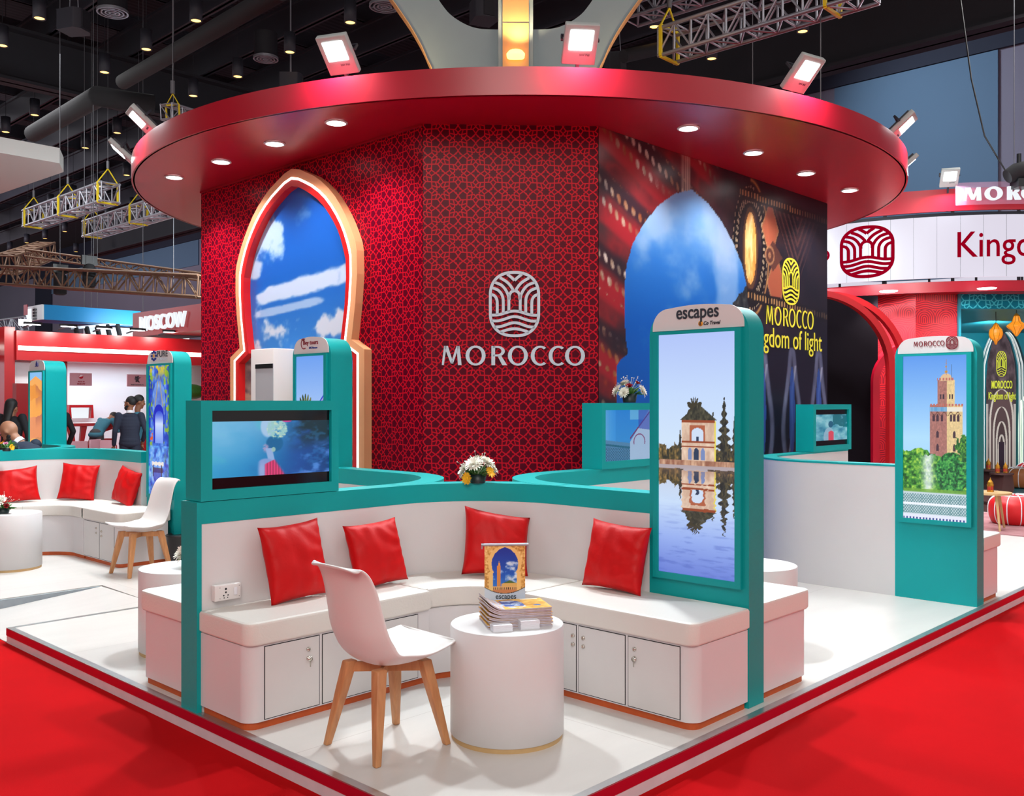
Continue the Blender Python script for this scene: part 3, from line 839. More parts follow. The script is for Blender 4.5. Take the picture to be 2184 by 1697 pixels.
# ---- glowing pointed arch on the left wall
OUT = [(0, 3.71), (.12, 3.685), (.23, 3.64), (.36, 3.585), (.47, 3.52), (.58, 3.44), (.67, 3.36), (.75, 3.27), (.82, 3.18), (.88, 3.09), (.93, 3.0), (.965, 2.93), (.985, 2.85), (.99, 2.65), (.965, 2.4), (.91, 2.09), (1.09, 2.0), (1.09, .02)]
INN = [(0, 3.55), (.11, 3.525), (.2, 3.485), (.3, 3.435), (.41, 3.37), (.5, 3.3), (.58, 3.22), (.65, 3.14), (.71, 3.06), (.755, 2.98), (.785, 2.91), (.81, 2.84), (.83, 2.78), (.835, 2.63), (.815, 2.4), (.745, 2.03), (.93, 1.935), (.93, .02)]
def sides(P, s_=1): return [(x * s_, z) for x, z in P]
def lerp(A, B, t): return [(a[0] * (1 - t) + b[0] * t, a[1] * (1 - t) + b[1] * t) for a, b in zip(A, B)]
def archring(b, A, B, z0, z1):
    for s_ in (1, -1): b.strip(sides(A, s_), sides(B, s_), z0, z1, smooth=False)
AY = 5.175
FA = FX(X0, AY, 0)
ar = thing('glowing_arch', 'glowing peach and red pointed arch frame on the left wall', 'arch', (X0, AY, 0))
FL = FX(0, 0, 0)
b = MB(FL); archring(b, OUT, lerp(OUT, INN, .48), .006, .085); b.build('peach_frame', M['copper'], ar)
b = MB(FL); archring(b, lerp(OUT, INN, .48), lerp(OUT, INN, .62), .006, .09); b.build('led_strip', M['lampsoft'], ar)
b = MB(FL); archring(b, lerp(OUT, INN, .62), INN, .006, .085); b.build('inner_red_band', M['redglow'], ar)
def sky_pic(u, v):
    z = v * 3.6; y = (u - .5) * 1.9
    img = grad(v, [(0, (120, 110, 105)), (.5, (110, 150, 200)), (.56, (60, 130, 205)), (.75, (20, 90, 180)), (1, (18, 84, 180))])
    n_ = fbm(u * 7 + 3, z * 3.2)
    cum = ss(.5, .66, fbm(u * 7 + 1, z * 4 + 4) + .2 - np.abs(z - 2.24) * 1.4) * (z < 2.9)
    img = put(img, cum * .95, (205, 212, 226))
    lent = np.exp(-((z - 2.62 - (u - .6) * .18 - .05 * n_) / .085) ** 2) * ss(.02, .25, u); img = put(img, ss(.25, .6, lent * (.6 + .9 * fbm(u * 12, z * 22))) * .85 * ss(.2, .45, n_ + .2), (208, 216, 232))
    l2 = np.exp(-((z - 2.44 - (u - .4) * .12) / .04) ** 2) * ss(.02, .2, u) * ss(.8, .6, u); img = put(img, ss(.2, .6, l2 * (.5 + fbm(u * 14 + 3, z * 24))) * .75, (180, 198, 225))
    w1 = ss(.5, .75, fbm(u * 9 + 5, z * 5 + 9) + .3 - np.hypot((u - .24) * 2.4, (z - 3.12) * 1.4)); img = put(img, w1 * .85, (190, 208, 232))
    w2 = ss(.5, .8, fbm(u * 8, z * 6 + 2) + .35 - np.hypot((u - .07) * 3.2, (z - 2.9) * 2)); img = put(img, w2 * .85, (200, 214, 234))
    w3 = ss(.55, .8, fbm(u * 9 + 2, z * 6) + .25 - np.hypot((u - .55) * 2.6, (z - 3.3) * 3)); img = put(img, w3 * .5, (120, 160, 215))
    ridge = 1.84 + .28 * fbm(u * 3 + 2, u * 0 + 5) - .25 * np.abs(u - .15)
    mtn = (z < ridge).astype(float)
    tex = fbm(u * 14 + z * 6, z * 18)
    img = put(img, mtn, grad(tex, [(.2, (70, 66, 76)), (.5, (118, 108, 108)), (.8, (160, 148, 136))]))
    img = put(img, mtn * (z < 1.55 + .15 * fbm(u * 4, u * 2)) * .7, (166, 146, 122))
    st = ((z < 1.2) & (np.sin(z * 60 + fbm(u * 9, z * 9) * 7) > .2)).astype(float); img = put(img, st * .5, (60, 54, 58))
    return img
def amask(u, v):
    y = np.abs(u - .5) * 1.9; z = v * 3.6
    zz = [p[1] for p in INN][::-1]; hh = [p[0] + .04 for p in INN][::-1]
    return y < np.interp(z, zz, hh, right=-1)
picture('sky_print', frame((0, .95, 0), (0, -1, 0), (-1, 0, 0)), 1.9, 3.6, 150, 280, sky_pic, M['print'], ar, amask)
for ch in COL.objects:
    if ch.parent == ar and ch.name.startswith('sky_print'): ch.location = (-.012, 0, 0)
# tall white cabinet in front of it
cb = thing('tall_cabinet', 'tall white cabinet with a recessed grey front before the glowing arch', 'cabinet', (2.52, 5.28, 0))
MB().box(-.14, -.19, 0, .14, .19, 2.04).build('body', M['white'], cb, bevel=.006)
MB().box(-.146, -.19 + .0, .05, -.141, .1, 1.9).build('recessed_front', mat('pale_grey_door', (176, 182, 188), .4), cb)
MB().box(-.15, -.19, 1.86, -.146, .1, 1.9).build('label_strip', M['black'], cb)

# ---- printed mural on the right wall
MW = 7.86 - 3.735
def mural(u, v):
    x = 3.735 + u * MW; z = v * 3.79
    # woven, out-of-focus textile on the left
    q = z + (x - 3.7) * .42
    band = np.sin(q * 2 * PI / .62 + 1.0)
    n_ = fbm(x * 3, z * 3)
    img = grad(n_, [(.2, (70, 20, 30)), (.5, (120, 34, 40)), (.8, (60, 40, 44))])
    img = put(img, ss(.2, .8, band), (150, 32, 42))
    img = put(img, ss(.3, .9, np.sin(q * 2 * PI / .62 - 1.6)) * .85, (40, 30, 40))
    # rows of pale diamonds and drops
    jt = fbm(x * 4 + 3, q * 5) - .5; du = (x + q * .15) / .095 + jt * .7; dv = q / .15 + jt * .35
    row = np.floor(dv); fx = du + .5 * (row % 2); fx = fx - np.floor(fx) - .5; fv = dv - row - .5
    dots = ss(.34, .2, np.hypot(fx, fv * 1.1)) * (np.sin(q * 2 * PI / .62 - .5) > -.35)
    warm = fbm(x * 6 + 4, q * 4)
    dots = dots * ss(.25, .5, fbm(x * 3.3 + 8, q * 7 + 1)); img = put(img, dots * .95, grad(warm, [(.3, (140, 74, 40)), (.5, (150, 120, 96)), (.65, (196, 182, 168)), (.8, (216, 206, 198))]))
    or_ = ss(.55, .7, fbm(x * 5 + 9, q * 3 + 2)) * ss(2.4, 1.2, z); img = put(img, or_ * .8, (206, 100, 30))
    dk = ss(.55, .75, fbm(x * 2.2 + 5, z * 1.6 + 7)) * .7; img = put(img, dk, (26, 30, 42))
    fr = ((x > 4.93) & (x < 5.08) & (z > 3.2)).astype(float); img = put(img, fr * (.4 + .4 * (np.sin(x * 160) > 0)), (190, 176, 160))
    # leather and brass ornament on the right
    right = ss(5.3, 5.75, x + .1 * n_)
    base = grad(fbm(x * 4, z * 4 + 3), [(.2, (18, 18, 30)), (.6, (46, 34, 44)), (.9, (84, 52, 50))])
    img = put(img, right, base)
    cx_, cz_ = 6.16, 3.09
    def lens(hw, hh): return np.hypot((x - cx_) / hw, (z - cz_) / hh)
    studs = ((lens(.34, .62) < 1) & (lens(.22, .42) > 1)).astype(float); img = put(img, studs, (22, 20, 26))
    st = studs * (np.sin(np.arctan2(z - cz_, (x - cx_) * 1.8) * 46) > .2) * (np.sin(lens(.34, .62) * 26) > 0); img = put(img, st * .8, (190, 170, 140))
    img = put(img, np.exp(-((lens(.37, .68) - 1) / .03) ** 2) * (x > cx_) * .8, (206, 150, 80))
    am = (lens(.115, .36) < 1).astype(float); img = put(img, am, grad(fbm(x * 22, z * 8), [(.2, (206, 130, 50)), (.6, (232, 190, 120)), (.9, (250, 232, 180))]))
    img = put(img, ((lens(.15, .41) < 1) & (lens(.115, .36) > 1)).astype(float) * .9, (90, 60, 40))
    # copper lozenges, scrolls, chevrons
    for a, b, ww, hh, c in ((6.56, 3.33, .16, .28, (170, 92, 66)), (6.68, 2.78, .17, .3, (160, 84, 60)), (6.62, 3.06, .2, .16, (84, 50, 44))):
        dd = np.abs(x - a) / ww + np.abs(z - b) / hh
        img = put(img, (dd < 1) * .95, c); img = put(img, ((dd > 1) & (dd < 1.14)) * .7, (200, 140, 90)) if hh > .2 else img
    sc = np.sin(np.hypot(x - 6.55, z - 3.06) * 90) * (np.hypot(x - 6.55, z - 3.06) < .13); img = put(img, ss(.2, .7, sc) * .7, (176, 130, 90))
    tri = (np.abs(x - 7.15) * 1.5 + (3.55 - z)); ins = ((z < 3.55) & (z > 2.75) & (tri < .75)).astype(float)
    img = put(img, ins * ss(.2, .6, np.sin(tri * 44)) * .6, (130, 82, 74))
    for k_, zz in enumerate((2.62, 3.62)):
        zc = zz + (-.06 * (x - 6.1) if k_ == 0 else -.02 * (x - 6)) ; s2 = (np.abs(z - zc) < .06) & (x > 5.95)
        img = put(img, s2 * .9, (24, 22, 26)); img = put(img, s2 * (np.sin(x * 110) > .2) * (np.abs(z - zc) < .028) * .8, (196, 150, 96))
    drk = ss(6.9, 7.5, x) * .6; img = put(img, drk, (18, 20, 34))
    lo = ss(2.5, 2.1, z) * right; img = put(img, lo, (20, 22, 40))
    # blue and white glazed ceramic petals below the lettering
    ph = ((x + .1) / .62); pc = ph - np.floor(ph) - .5; pz_ = (z - 1.45) / .62
    pw = .3 * np.sqrt(np.clip(1 - (pz_ * .9) ** 2, 0, 1)) * (.75 + .35 * np.cos(pz_ * 2.2 + 1)); pet = ss(.11, .03, np.abs(np.abs(pc) - pw))
    img = put(img, pet * (np.abs(pz_) < 1.1) * (x > 5.6) * (.35 + .5 * fbm(x * 9, z * 5)), (140, 148, 184))
    img = put(img, ss(.05, .015, np.abs(pc - .12 * pz_ + .04 * np.sin(pz_ * 5))) * (np.abs(pz_) < .8) * (x > 5.6) * .6, (170, 176, 200))
    cen = (np.abs(pc) < .1 * np.sqrt(np.clip(1 - (pz_ * 1.3) ** 2, 0, 1))) & (x > 5.6); img = put(img, cen * .8, (46, 84, 166))
    rg = (np.abs(z - .72) < .09) & (x > 5.4); img = put(img, rg * .9, (34, 26, 30)); img = put(img, rg * (np.sin(x * 90) > .1) * (np.abs(z - .72) < .05) * .7, (170, 130, 90))
    # pointed horseshoe arch opening onto sky
    OZ = [1.0, 1.84, 1.9, 1.96, 2.1, 2.3, 2.5, 2.7, 2.9, 3.1, 3.28, 3.42, 3.5]; OH = [1.13, 1.13, 1.08, .97, 1.0, 1.02, 1.02, .99, .9, .73, .52, .27, 0]
    inn = (np.abs(x - 5.1) < np.interp(z, OZ, OH, right=-1)).astype(float)
    sky = grad(z, [(1.0, (0, 86, 176)), (2.2, (0, 84, 176)), (2.8, (40, 110, 192)), (3.2, (96, 148, 206)), (3.5, (112, 156, 208))])
    cl = ss(.42, .75, fbm(x * 1.8 + 6, z * 2.4) + .16 - np.abs(z - 3.1) * .5); sky = put(sky, cl * .7, (150, 178, 212))
    c2 = ss(.5, .8, fbm(x * 3 + 2, z * 1.1 + 3) + .3 - np.abs(x - 5.75) * 1.1); sky = put(sky, c2 * .5, (170, 194, 226))
    img = put(img, inn, sky)
    rock = ((x > 5.78) & (x < 6.2) & (z < 2.45 + (x - 5.78) * .75 + .06 * fbm(x * 20, z * 20)) & (inn > 0)).astype(float)
    img = put(img, rock, grad(fbm(x * 25, z * 25), [(.3, (22, 26, 34)), (.8, (80, 84, 84))]))
    return img
FM = FY(3.735, Y0, 0)
mu = thing('mural_panel', 'large printed mural of textile, leather ornament and blue sky arch', 'mural', (3.735, Y0, 0))
o = picture('printed_sheet', FY(0, -.005, 0), MW, 3.788, 300, 280, mural, M['print'], mu)
b = MB(FY(0, 0, 0)); emblem(b, 3.26, 2.83, .37, .49, .008, .012); b.build('print_emblem', M['printyellow'], mu)
b = MB(FY(0, 0, 0)); moro(b, 2.73, 2.345, 1.05, .2, .008, .012, bold=.85); b.build('print_wordmark', M['printyellow'], mu)
b = MB(FY(0, 0, 0)); b.text('Kingdom of light', 2.36, 2.05, 1.62, .27, .008, .012); b.build('print_slogan', M['printyellow'], mu)
b = MB(FY(0, 0, 0)); b.text('visitmorocco', 2.62, .58, .8, .12, .008, .012); b.build('print_web_address', M['printyellow'], mu)

# ---- hall column rising from the core, with a flared crown of grey vanes
col_ = thing('hall_column', 'grey hall column crown with warm lit wood box rising behind the canopy', 'column', (CX - .035 * EX.x, CY - .035 * EX.y, 4.0))
crM = frame((0, 0, 0), EX, -EY)
b = MB(crM)
outer = [(.9, 0), (.93, 1.2), (1.03, 1.55), (1.18, 1.85), (1.38, 2.15), (1.64, 2.5), (1.95, 2.85), (2.35, 3.2)]
inner = [(.2, 1.87), (.42, 1.88), (.58, 1.93), (.74, 2.03), (.84, 2.14), (.91, 2.26), (.98, 2.5), (1.04, 2.85), (1.06, 3.2)]
for s_ in (1, -1):
    oo = catmull([(x * s_, z) for x, z in outer]); ii = catmull([(x * s_, z) for x, z in inner])
    poly = [(.2 * s_, 0)] + oo + ii[::-1]
    b.prism(poly, -.1, .1)
b.build('crown_vane', M['grey'], col_)
b = MB(crM)
for s_ in (1, -1):
    oo = catmull([(x * s_, z) for x, z in outer]); b.strip([(x + .012 * s_, z) for x, z in oo], [(x - .0 * s_, z) for x, z in oo], -.12, .12)
b.build('lit_edge', M['woodpanel'], col_)  # warm light on the grey vane edges put into the strip's colour
b = MB(crM); b.box(-.2, 0, -.2, .2, 4.6, .2); b.build('column_box', M['grey'], col_)
b = MB(crM); b.box(-.15, 0, .2, .15, 1.9, .215).box(-.15, 1.92, .2, .15, 3.4, .215); b.build('wood_panel', M['woodpanel'], col_)
b = MB(crM); b.lathe([(.0, 1.47), (.1, 1.48), (.105, 1.52), (.08, 1.55)], 24, M=Matrix.Translation((0, 0, .28)) @ Matrix(((1, 0, 0, 0), (0, 0, 1, 0), (0, 1, 0, 0), (0, 0, 0, 1))), cap=False)
b.build('crown_lamp', M['warm'], col_)
P = crM @ Vector((0, 1.6, .42)); spot('crown_uplight', Vector((CX, CY, 4.0)) + P, Vector((CX, CY, 4.0)) + crM @ Vector((0, 3, .15)), 40, 120, .8, (1, .72, .4), .05)
for s_ in (1, -1):
    P = Vector((CX, CY, 4.0)) + crM @ Vector((1.5 * s_, 1.2, .5)); 
    area('crown_edge_light', P, Vector((CX, CY, 4.0)) + crM @ Vector((1.1 * s_, 1.7, 0)), .15, 5, (1, .7, .35))
sl = MB(); a = pd(127, 348, 13.7)
sl.prism([(a.x, a.y), (a.x - 9, a.y), (a.x - 9, a.y + 5), (a.x, a.y + 5), (a.x + .25, a.y + .5)], a.z, a.z + .22)
so = thing('suspended_slab', 'cream suspended ceiling slab corner at the far left edge', 'ceiling panel', (a.x, a.y, a.z))
sl.build('slab', M['cream'], so, local=False)
MB().tube([(a.x - 1.0, a.y + .8, a.z - .03), (a.x - 1.9, a.y + 1.6, a.z - .03)], .05, 6).build('rib', M['grey'], so, local=False)
MB().lathe([(0, -.012), (.55, -.01)], 32, Matrix.Translation((a.x - 2.0, a.y + 1.5, a.z)), cap=False).build('recess', M['grey'], so, local=False)

# ---- floodlights around the canopy rim
def flood(P, outw, tilt, lab, power=120, light=True, roll=0):
    """P centre of the head, outw outward unit vector (xy), tilt degrees below horizontal"""
    f_ = thing('led_floodlight', lab, 'floodlight', P, math.atan2(outw[1], outw[0]) + roll, 'led floodlights')
    f_.scale = (.84, .84, .84)
    Mx = Matrix.Rotation(R(tilt), 4, 'Y')
    MB(Mx).box(-.05, -.15, -.2, .01, .15, .17).build('housing', M['housing'], f_, bevel=.01)
    k = MB(Mx)
    for i in range(7): k.box(-.075, -.12 + i * .038, -.15, -.05, -.105 + i * .038, .14)
    k.build('cooling_fin', M['steel'], f_)
    MB(Mx).box(.01, -.1, -.06, .016, .1, .12).build('lit_face', M['lamp'], f_)
    FT = Mx @ frame((.012, 0, 0), (0, 1, 0), (1, 0, 0))
    MB(FT).text('50W IP65', -.0, -.115, .09, .018, 0, .002).build('print', M['printdark'], f_)
    MB(Mx).stroke([(-.04, -.16), (-.12, -.16), (-.12, .16), (-.04, .16)], .02, -.012, .012).build('bracket', M['steel'], f_)
    MB().bar((-.1, 0, -.02), (-.24, 0, -.24), .03).build('mounting_arm', M['steel'], f_)
    if light:
        d = Mx @ Vector((1, 0, 0)); a = math.atan2(outw[1], outw[0]) + roll
        dd = Vector((d.x * math.cos(a), d.x * math.sin(a), d.z))
        Lp = Vector(P) + dd * .05 + Vector((0, 0, .03))
        area('floodlight_beam', Lp, Lp + dd, .2, power, COOL)
    return f_
names = {-19.4: 'left of the column crown at the front of the canopy', 5.8: 'in front of the right side of the column crown', 32.5: 'third along the canopy rim, seen tilted against the girder',
         60.5: 'near the right end of the canopy rim with a starry glare', 83: 'edge-on behind the right end of the canopy', -57.7: 'upper of the two at the left end of the canopy', -75: 'lower of the two at the left end of the canopy',
         110: 'hidden behind the back', -110: 'hidden behind'}
for an in (-19.4, 5.8, 32.5, 60.5, 83, -57.7, -75):
    X = math.sin(R(an)); Y = -math.cos(R(an))
    o2 = EX * X + EY * Y
    P = Vector((CX, CY, 4.175)) + o2 * (4.2 if abs(an) < 70 else 4.34)
    flood(P, (o2.x, o2.y), 48, 'bright LED floodlight ' + names[an], 125)
for an in (-38, 110, 135, 160, 190, 215, 245):
    X = math.sin(R(an)); Y = -math.cos(R(an)); o2 = EX * X + EY * Y
    P = Vector((CX, CY, 4.1)) + o2 * 4.35
    dd = o2 * .67 + Vector((0, 0, -.74))
    if an > 100: area('floodlight_beam', P, P + dd, .2, 110, COOL)
# ================================================================ partitions with teal cap
def arcp(cx, cy, r, a0, a1, n=14): return [(cx + r * math.cos(R(a0 + (a1 - a0) * i / n)), cy + r * math.sin(R(a0 + (a1 - a0) * i / n))) for i in range(n + 1)]
def partition(pts, lab, w=.15, dz=0, post=None, zc=.94):
    t = thing('partition_wall', lab, 'partition', (pts[0][0], pts[0][1], 0), 0, 'low curved partition walls')
    MB().stroke(pts, w - .004, 0, zc).build('white_panel', M['white'], t, local=False)
    MB().stroke(pts, w, zc, 1.05 + dz).build('teal_cap', M['teal'], t, local=False)
    if post: MB().box(*post).build('end_post', M['teal'], t, local=False)
    return t
E_ = .725
partition([(.034, 2.115), (.7, 2.115), (1.32, 2.115)] + arcp(1.32, 1.39, E_, 90, 0)[1:] + [(2.045, .69)],
          'low curved white partition with teal cap around the front corner bench', post=(.008, 2.035, 0, .034, 2.195, 1.05))
partition(arcp(1.32, 2.84, E_, 272, 360) + [(2.045, 3.7)], 'short curved partition branching back towards the tower with the palm picture', dz=.001)
partition([(2.045, 1.38)] + arcp(2.77, 1.39, E_, 180, 90)[1:] + [(4.07, 2.115)], 'curved partition branching right towards the small screen box with the flowers on it', dz=.002)
D2 = 6.27
partition([(-.0 + .05, 2.115 + D2), (.7, 2.115 + D2), (1.38, 2.115 + D2)] + arcp(1.38, 1.39 + D2, E_, 90, 0)[1:] + [(2.105, .69 + D2)],
          'low curved partition behind the far left bench with three red cushions')
partition(arcp(1.38, 2.84 + D2, E_, 272, 360) + [(2.105, 9.55)], 'curved partition behind the bald man at the far left', dz=.001)
partition([(5.378, .66)] + arcp(6.1, 1.39, .724, 180, 90) + [(7.5, 2.115)], 'plain white curved partition seen from its back beside the tower with the minaret picture', zc=1.035)
for o in list(COL.objects):
    pass

# ================================================================ tower displays
def tower_profile(h=2.08, w=.61, r=.14):
    hw = w / 2
    top = [(hw, 0), (hw, h - r - .03)] + [(hw - r + r * math.sin(R(a)), h - r - .03 + r * (1 - 0) * 0 + r * (1 - math.cos(R(90 - 0))) * 0 + 0) for a in ()]
    pts = [(-hw, 0), (hw, 0), (hw, h - r - .03)]
    for i in range(1, 10):
        a = R(90 * i / 9); pts.append((hw - r + r * math.cos(a), h - r - .03 + r * math.sin(a)))
    for i in range(1, 8):
        x = (hw - r) * (1 - 2 * i / 8); pts.append((x, h - .03 + .012 * math.cos(x / (hw - r) * PI / 2)))
    for i in range(0, 10):
        a = R(90 + 90 * i / 9); pts.append((-hw + r + r * math.cos(a), h - r - .03 + r * math.sin(a)))
    return pts
def tower(x, y0, y1, th, lab, pic, sign):
    w = y1 - y0; t = thing('display_tower', lab, 'display tower', (x, (y0 + y1) / 2, 0), 0, 'teal display towers')
    F = FX(0, 0, 0)
    pr = tower_profile(2.08, w)
    MB(F).prism(pr, -th, 0, smooth=True).build('body', M['teal'], t, bevel=.004)
    s_ = [(-(w - .05) / 2, 1.936), ((w - .05) / 2, 1.936)] + [p for p in tower_profile(2.085, w - .05, .1) if p[1] > 1.954]
    MB(F).prism(s_, 0, .006).build('sign_plate', M['white'], t)
    b = MB(F); hw = w / 2 - .035
    for a in ((-hw, .6, -hw + .035, 1.932), (hw - .035, .6, hw, 1.932), (-hw + .035, .6, hw - .035, .635), (-hw + .035, 1.915, hw - .035, 1.932)): b.box(a[0], a[1], 0, a[2], a[3], .022)
    b.build('screen_frame', M['teal'], t)
    picture('screen', frame((-.012, (w / 2 - .07), .635), (0, -1, 0), (-1, 0, 0)), w - .14, 1.28, 150, 384, pic, M['screen'], t)
    sign(F, t)
    return t
def pic_lake(u, v):
    img = grad(v, [(0, (128, 150, 232)), (.12, (150, 176, 240)), (.3, (196, 218, 248)), (.46, (196, 212, 236)), (.55, (208, 228, 250)), (.75, (196, 218, 252)), (1, (176, 196, 248))])
    img = put(img, ss(.5, .56, .57 + .05 * fbm(u * 6, u * 0) - v - np.abs(u - .12) * .1) * (v > .47) * .35 * (u < .32), (190, 205, 235))
    def scene_(u, v, img):
        tr = (v > .47) & (v < .5 + .05 * fbm(u * 16, v * 3) + .02 * (np.sin(u * 30) > 0)) & ((u < .3) | (u > .72))
        img = put(img, tr.astype(float), grad(fbm(u * 40, v * 60), [(.3, (40, 44, 40)), (.6, (110, 92, 56)), (.9, (190, 150, 90))]))
        for a, b_, hh in ((.86, .8, .735), (.99, .3, .66), (.72, .3, .675), (.29, .5, .6)):
            d = np.abs(u - a); tree = (v > .47) & (v < hh) & (d < (hh - v) * (.32 if a == .86 else .2) * (1 + .5 * np.sin(v * 190)) + .012 * fbm(u * 50, v * 90))
            img = put(img, tree.astype(float), grad(fbm(u * 60, v * 90), [(.3, (30, 36, 40)), (.7, (86, 80, 58))]))
        pm = (np.hypot((u - .48) * 1.0, (v - .69) * 2.2) < .09 * (.6 + .6 * np.abs(np.sin(np.arctan2(v - .69, u - .48) * 6)))) & (v > .66); img = put(img, pm.astype(float), (60, 56, 40))
        w_ = rect(u, v, .31, .745, .475, .645); img = put(img, w_, grad(fbm(u * 20, v * 30), [(.3, (206, 172, 150)), (.8, (240, 214, 190))]))
        img = put(img, rect(u, v, .735, .755, .475, .64), (232, 214, 90))
        img = put(img, rect(u, v, .31, .745, .548, .556) + rect(u, v, .31, .745, .632, .645) + rect(u, v, .31, .74, .53, .535), (150, 70, 40))
        rf = (v > .643) & (v < .71 - np.abs(u - .53) * .28); img = put(img, rf.astype(float), grad(fbm(u * 50, v * 70), [(.3, (44, 46, 40)), (.8, (96, 92, 70))]))
        img = put(img, rect(u, v, .42, .62, .557, .62), (176, 96, 66))
        a1 = (np.abs(u - .52) < .075) & (v > .557) & (v < .59 + .02 * np.sqrt(np.clip(1 - ((u - .52) / .075) ** 2, 0, 1))); img = put(img, a1.astype(float), (206, 222, 244))
        img = put(img, rect(u, v, .5, .54, .557, .575), (40, 60, 90))
        for a, ww, c in ((.42, .025, (120, 140, 190)), (.505, .032, (40, 60, 90)), (.59, .025, (120, 140, 190))):
            m_ = (np.abs(u - a) < ww) & (v > .478) & (v < .51 + .018 * np.sqrt(np.clip(1 - ((u - a) / ww) ** 2, 0, 1))); img = put(img, m_.astype(float), c)
        return img
    img = scene_(u, v, img)
    img = put(img, rect(u, v, 0, 1, .455, .476), grad(fbm(u * 30, v * 20), [(.3, (150, 100, 80)), (.8, (220, 180, 150))]))
    wat = v < .455
    ru = u + .02 * np.sin(v * 260 + 6 * fbm(u * 5, v * 60)) * (.46 - v) * 3; rv = .91 - v + .0 * u
    refl = scene_(ru, rv + .01 * (fbm(u * 8, v * 120) - .5), img.copy() * 0 + grad(v, [(0, (104, 128, 214)), (.15, (150, 176, 240)), (.3, (200, 222, 250)), (.455, (200, 206, 226))]))
    img = put(img, wat.astype(float), refl)
    img = put(img, wat * ss(.5, .75, fbm(u * 5, v * 90)) * ss(.35, .0, v) * .6, (84, 108, 196))
    img = put(img, wat * ss(.38, .455, v) * .45, (150, 110, 96))
    return img
def pic_minaret(u, v):
    img = grad(v, [(0, (150, 200, 255)), (.5, (176, 222, 255)), (1, (96, 156, 240))])
    def blk(a, m_, b_, lo, hi, l=(176, 118, 110), r_=(236, 206, 150)):
        nonlocal img
        n_ = fbm(u * 60, v * 100)
        img = put(img, rect(u, v, a, m_, lo, hi), np.array(l)[None, None, :] * (.8 + .35 * n_[..., None])); img = put(img, rect(u, v, m_, b_, lo, hi), np.array(r_)[None, None, :] * (.85 + .25 * n_[..., None]))
    blk(.43, .7, .94, .3, .7); blk(.55, .7, .82, .7, .85)
    img = put(img, ((v > .845) & (v < .845 + .045 * np.sqrt(np.clip(1 - ((u - .685) / .1) ** 2, 0, 1)))).astype(float), (226, 190, 150))
    for zz, rr in ((.9, .022), (.93, .014), (.95, .009)): img = put(img, (np.hypot(u - .685, (v - zz) * 2.5) < rr).astype(float), (206, 150, 60))
    img = put(img, rect(u, v, .68, .69, .88, .975), (170, 120, 60)); img = put(img, rect(u, v, .76, .768, .85, .945), (80, 90, 120))
    for a, b_, zz in ((.42, .95, .7), (.545, .825, .855)): img = put(img, rect(u, v, a, b_, zz - .008, zz + .008) * (np.sin(u * 130) > -.2), (196, 110, 100))
    img = put(img, rect(u, v, .43, .7, .66, .685), (60, 140, 200)); img = put(img, rect(u, v, .43, .7, .66, .685) * (np.sin(u * 200) > 0) * .5, (240, 240, 240))
    img = put(img, rect(u, v, .7, .94, .66, .685), (236, 230, 214))
    for a in (.49, .55, .62, .76, .81, .87):
        for zz in (.6, .5, .42):
            ww = .018; m_ = (np.abs(u - a) < ww) & (v > zz) & (v < zz + .03 + .014 * np.sqrt(np.clip(1 - ((u - a) / ww) ** 2, 0, 1))) & ((zz > .55) | (a in (.55, .81)) )
            img = put(img, m_.astype(float), (70, 44, 60))
    for a in (.6, .645, .74, .78): img = put(img, rect(u, v, a - .012, a + .012, .735, .765), (60, 44, 60))
    lt = ((v > .635) & (v < .66) & (u > .45) & (u < .92)) * (np.abs(np.sin(u * 60) * .012 + .645 - v) < .004); img = put(img, lt.astype(float), (110, 70, 60))
    t1 = (v < .4 + .06 * fbm(u * 9 + 1, u * 2) - .16 * np.clip(u - .3, 0, .4)) & (v > .17); img = put(img, t1.astype(float), grad(fbm(u * 26, v * 60), [(.25, (16, 70, 26)), (.5, (70, 150, 50)), (.8, (190, 226, 80))]))
    t2 = (np.hypot((u - .78) * 1.1, (v - .29) * 2.3) < .27 + .03 * fbm(u * 20, v * 20)) & (v > .17); img = put(img, t2.astype(float), grad(fbm(u * 40, v * 90), [(.25, (8, 50, 30)), (.5, (34, 130, 60)), (.8, (120, 200, 90))]))
    t3 = (np.hypot((u - 1.0), (v - .44) * 1.8) < .16 * (.6 + .8 * fbm(u * 20, v * 40))); img = put(img, t3.astype(float), grad(fbm(u * 50, v * 90), [(.25, (16, 66, 40)), (.55, (60, 130, 50)), (.8, (150, 190, 70))]))
    ft = np.exp(-((u - .4) / (.05 + .07 * fbm(v * 12, u * 3))) ** 2) * (v > .17) * (v < .38 + .03 * fbm(u * 30, v * 5)); img = put(img, ft * (.5 + .6 * fbm(u * 60, v * 80)), (244, 250, 255))
    img = put(img, rect(u, v, 0, 1, .165, .185) * .8, (120, 170, 60))
    b0 = v < .165
    img = put(img, b0.astype(float), (200, 216, 224))
    for a, c_ in ((.14, .155), (.115, .1), (.07, .045)):
        pass
    til = b0 * ((v > .1) & (v < .155) | (v > .035) & (v < .085)) * (np.sin(u * 150) * np.sin(v * 320) > -.1); img = put(img, til.astype(float) * .75, (60, 120, 126))
    img = put(img, b0 * ((v > .088) & (v < .1)) * 1.0, (240, 246, 255)); img = put(img, b0 * (v < .03), (230, 234, 250)); img = put(img, b0 * (v < .012) * (np.sin(u * 120) > 0), (60, 70, 150))
    return img
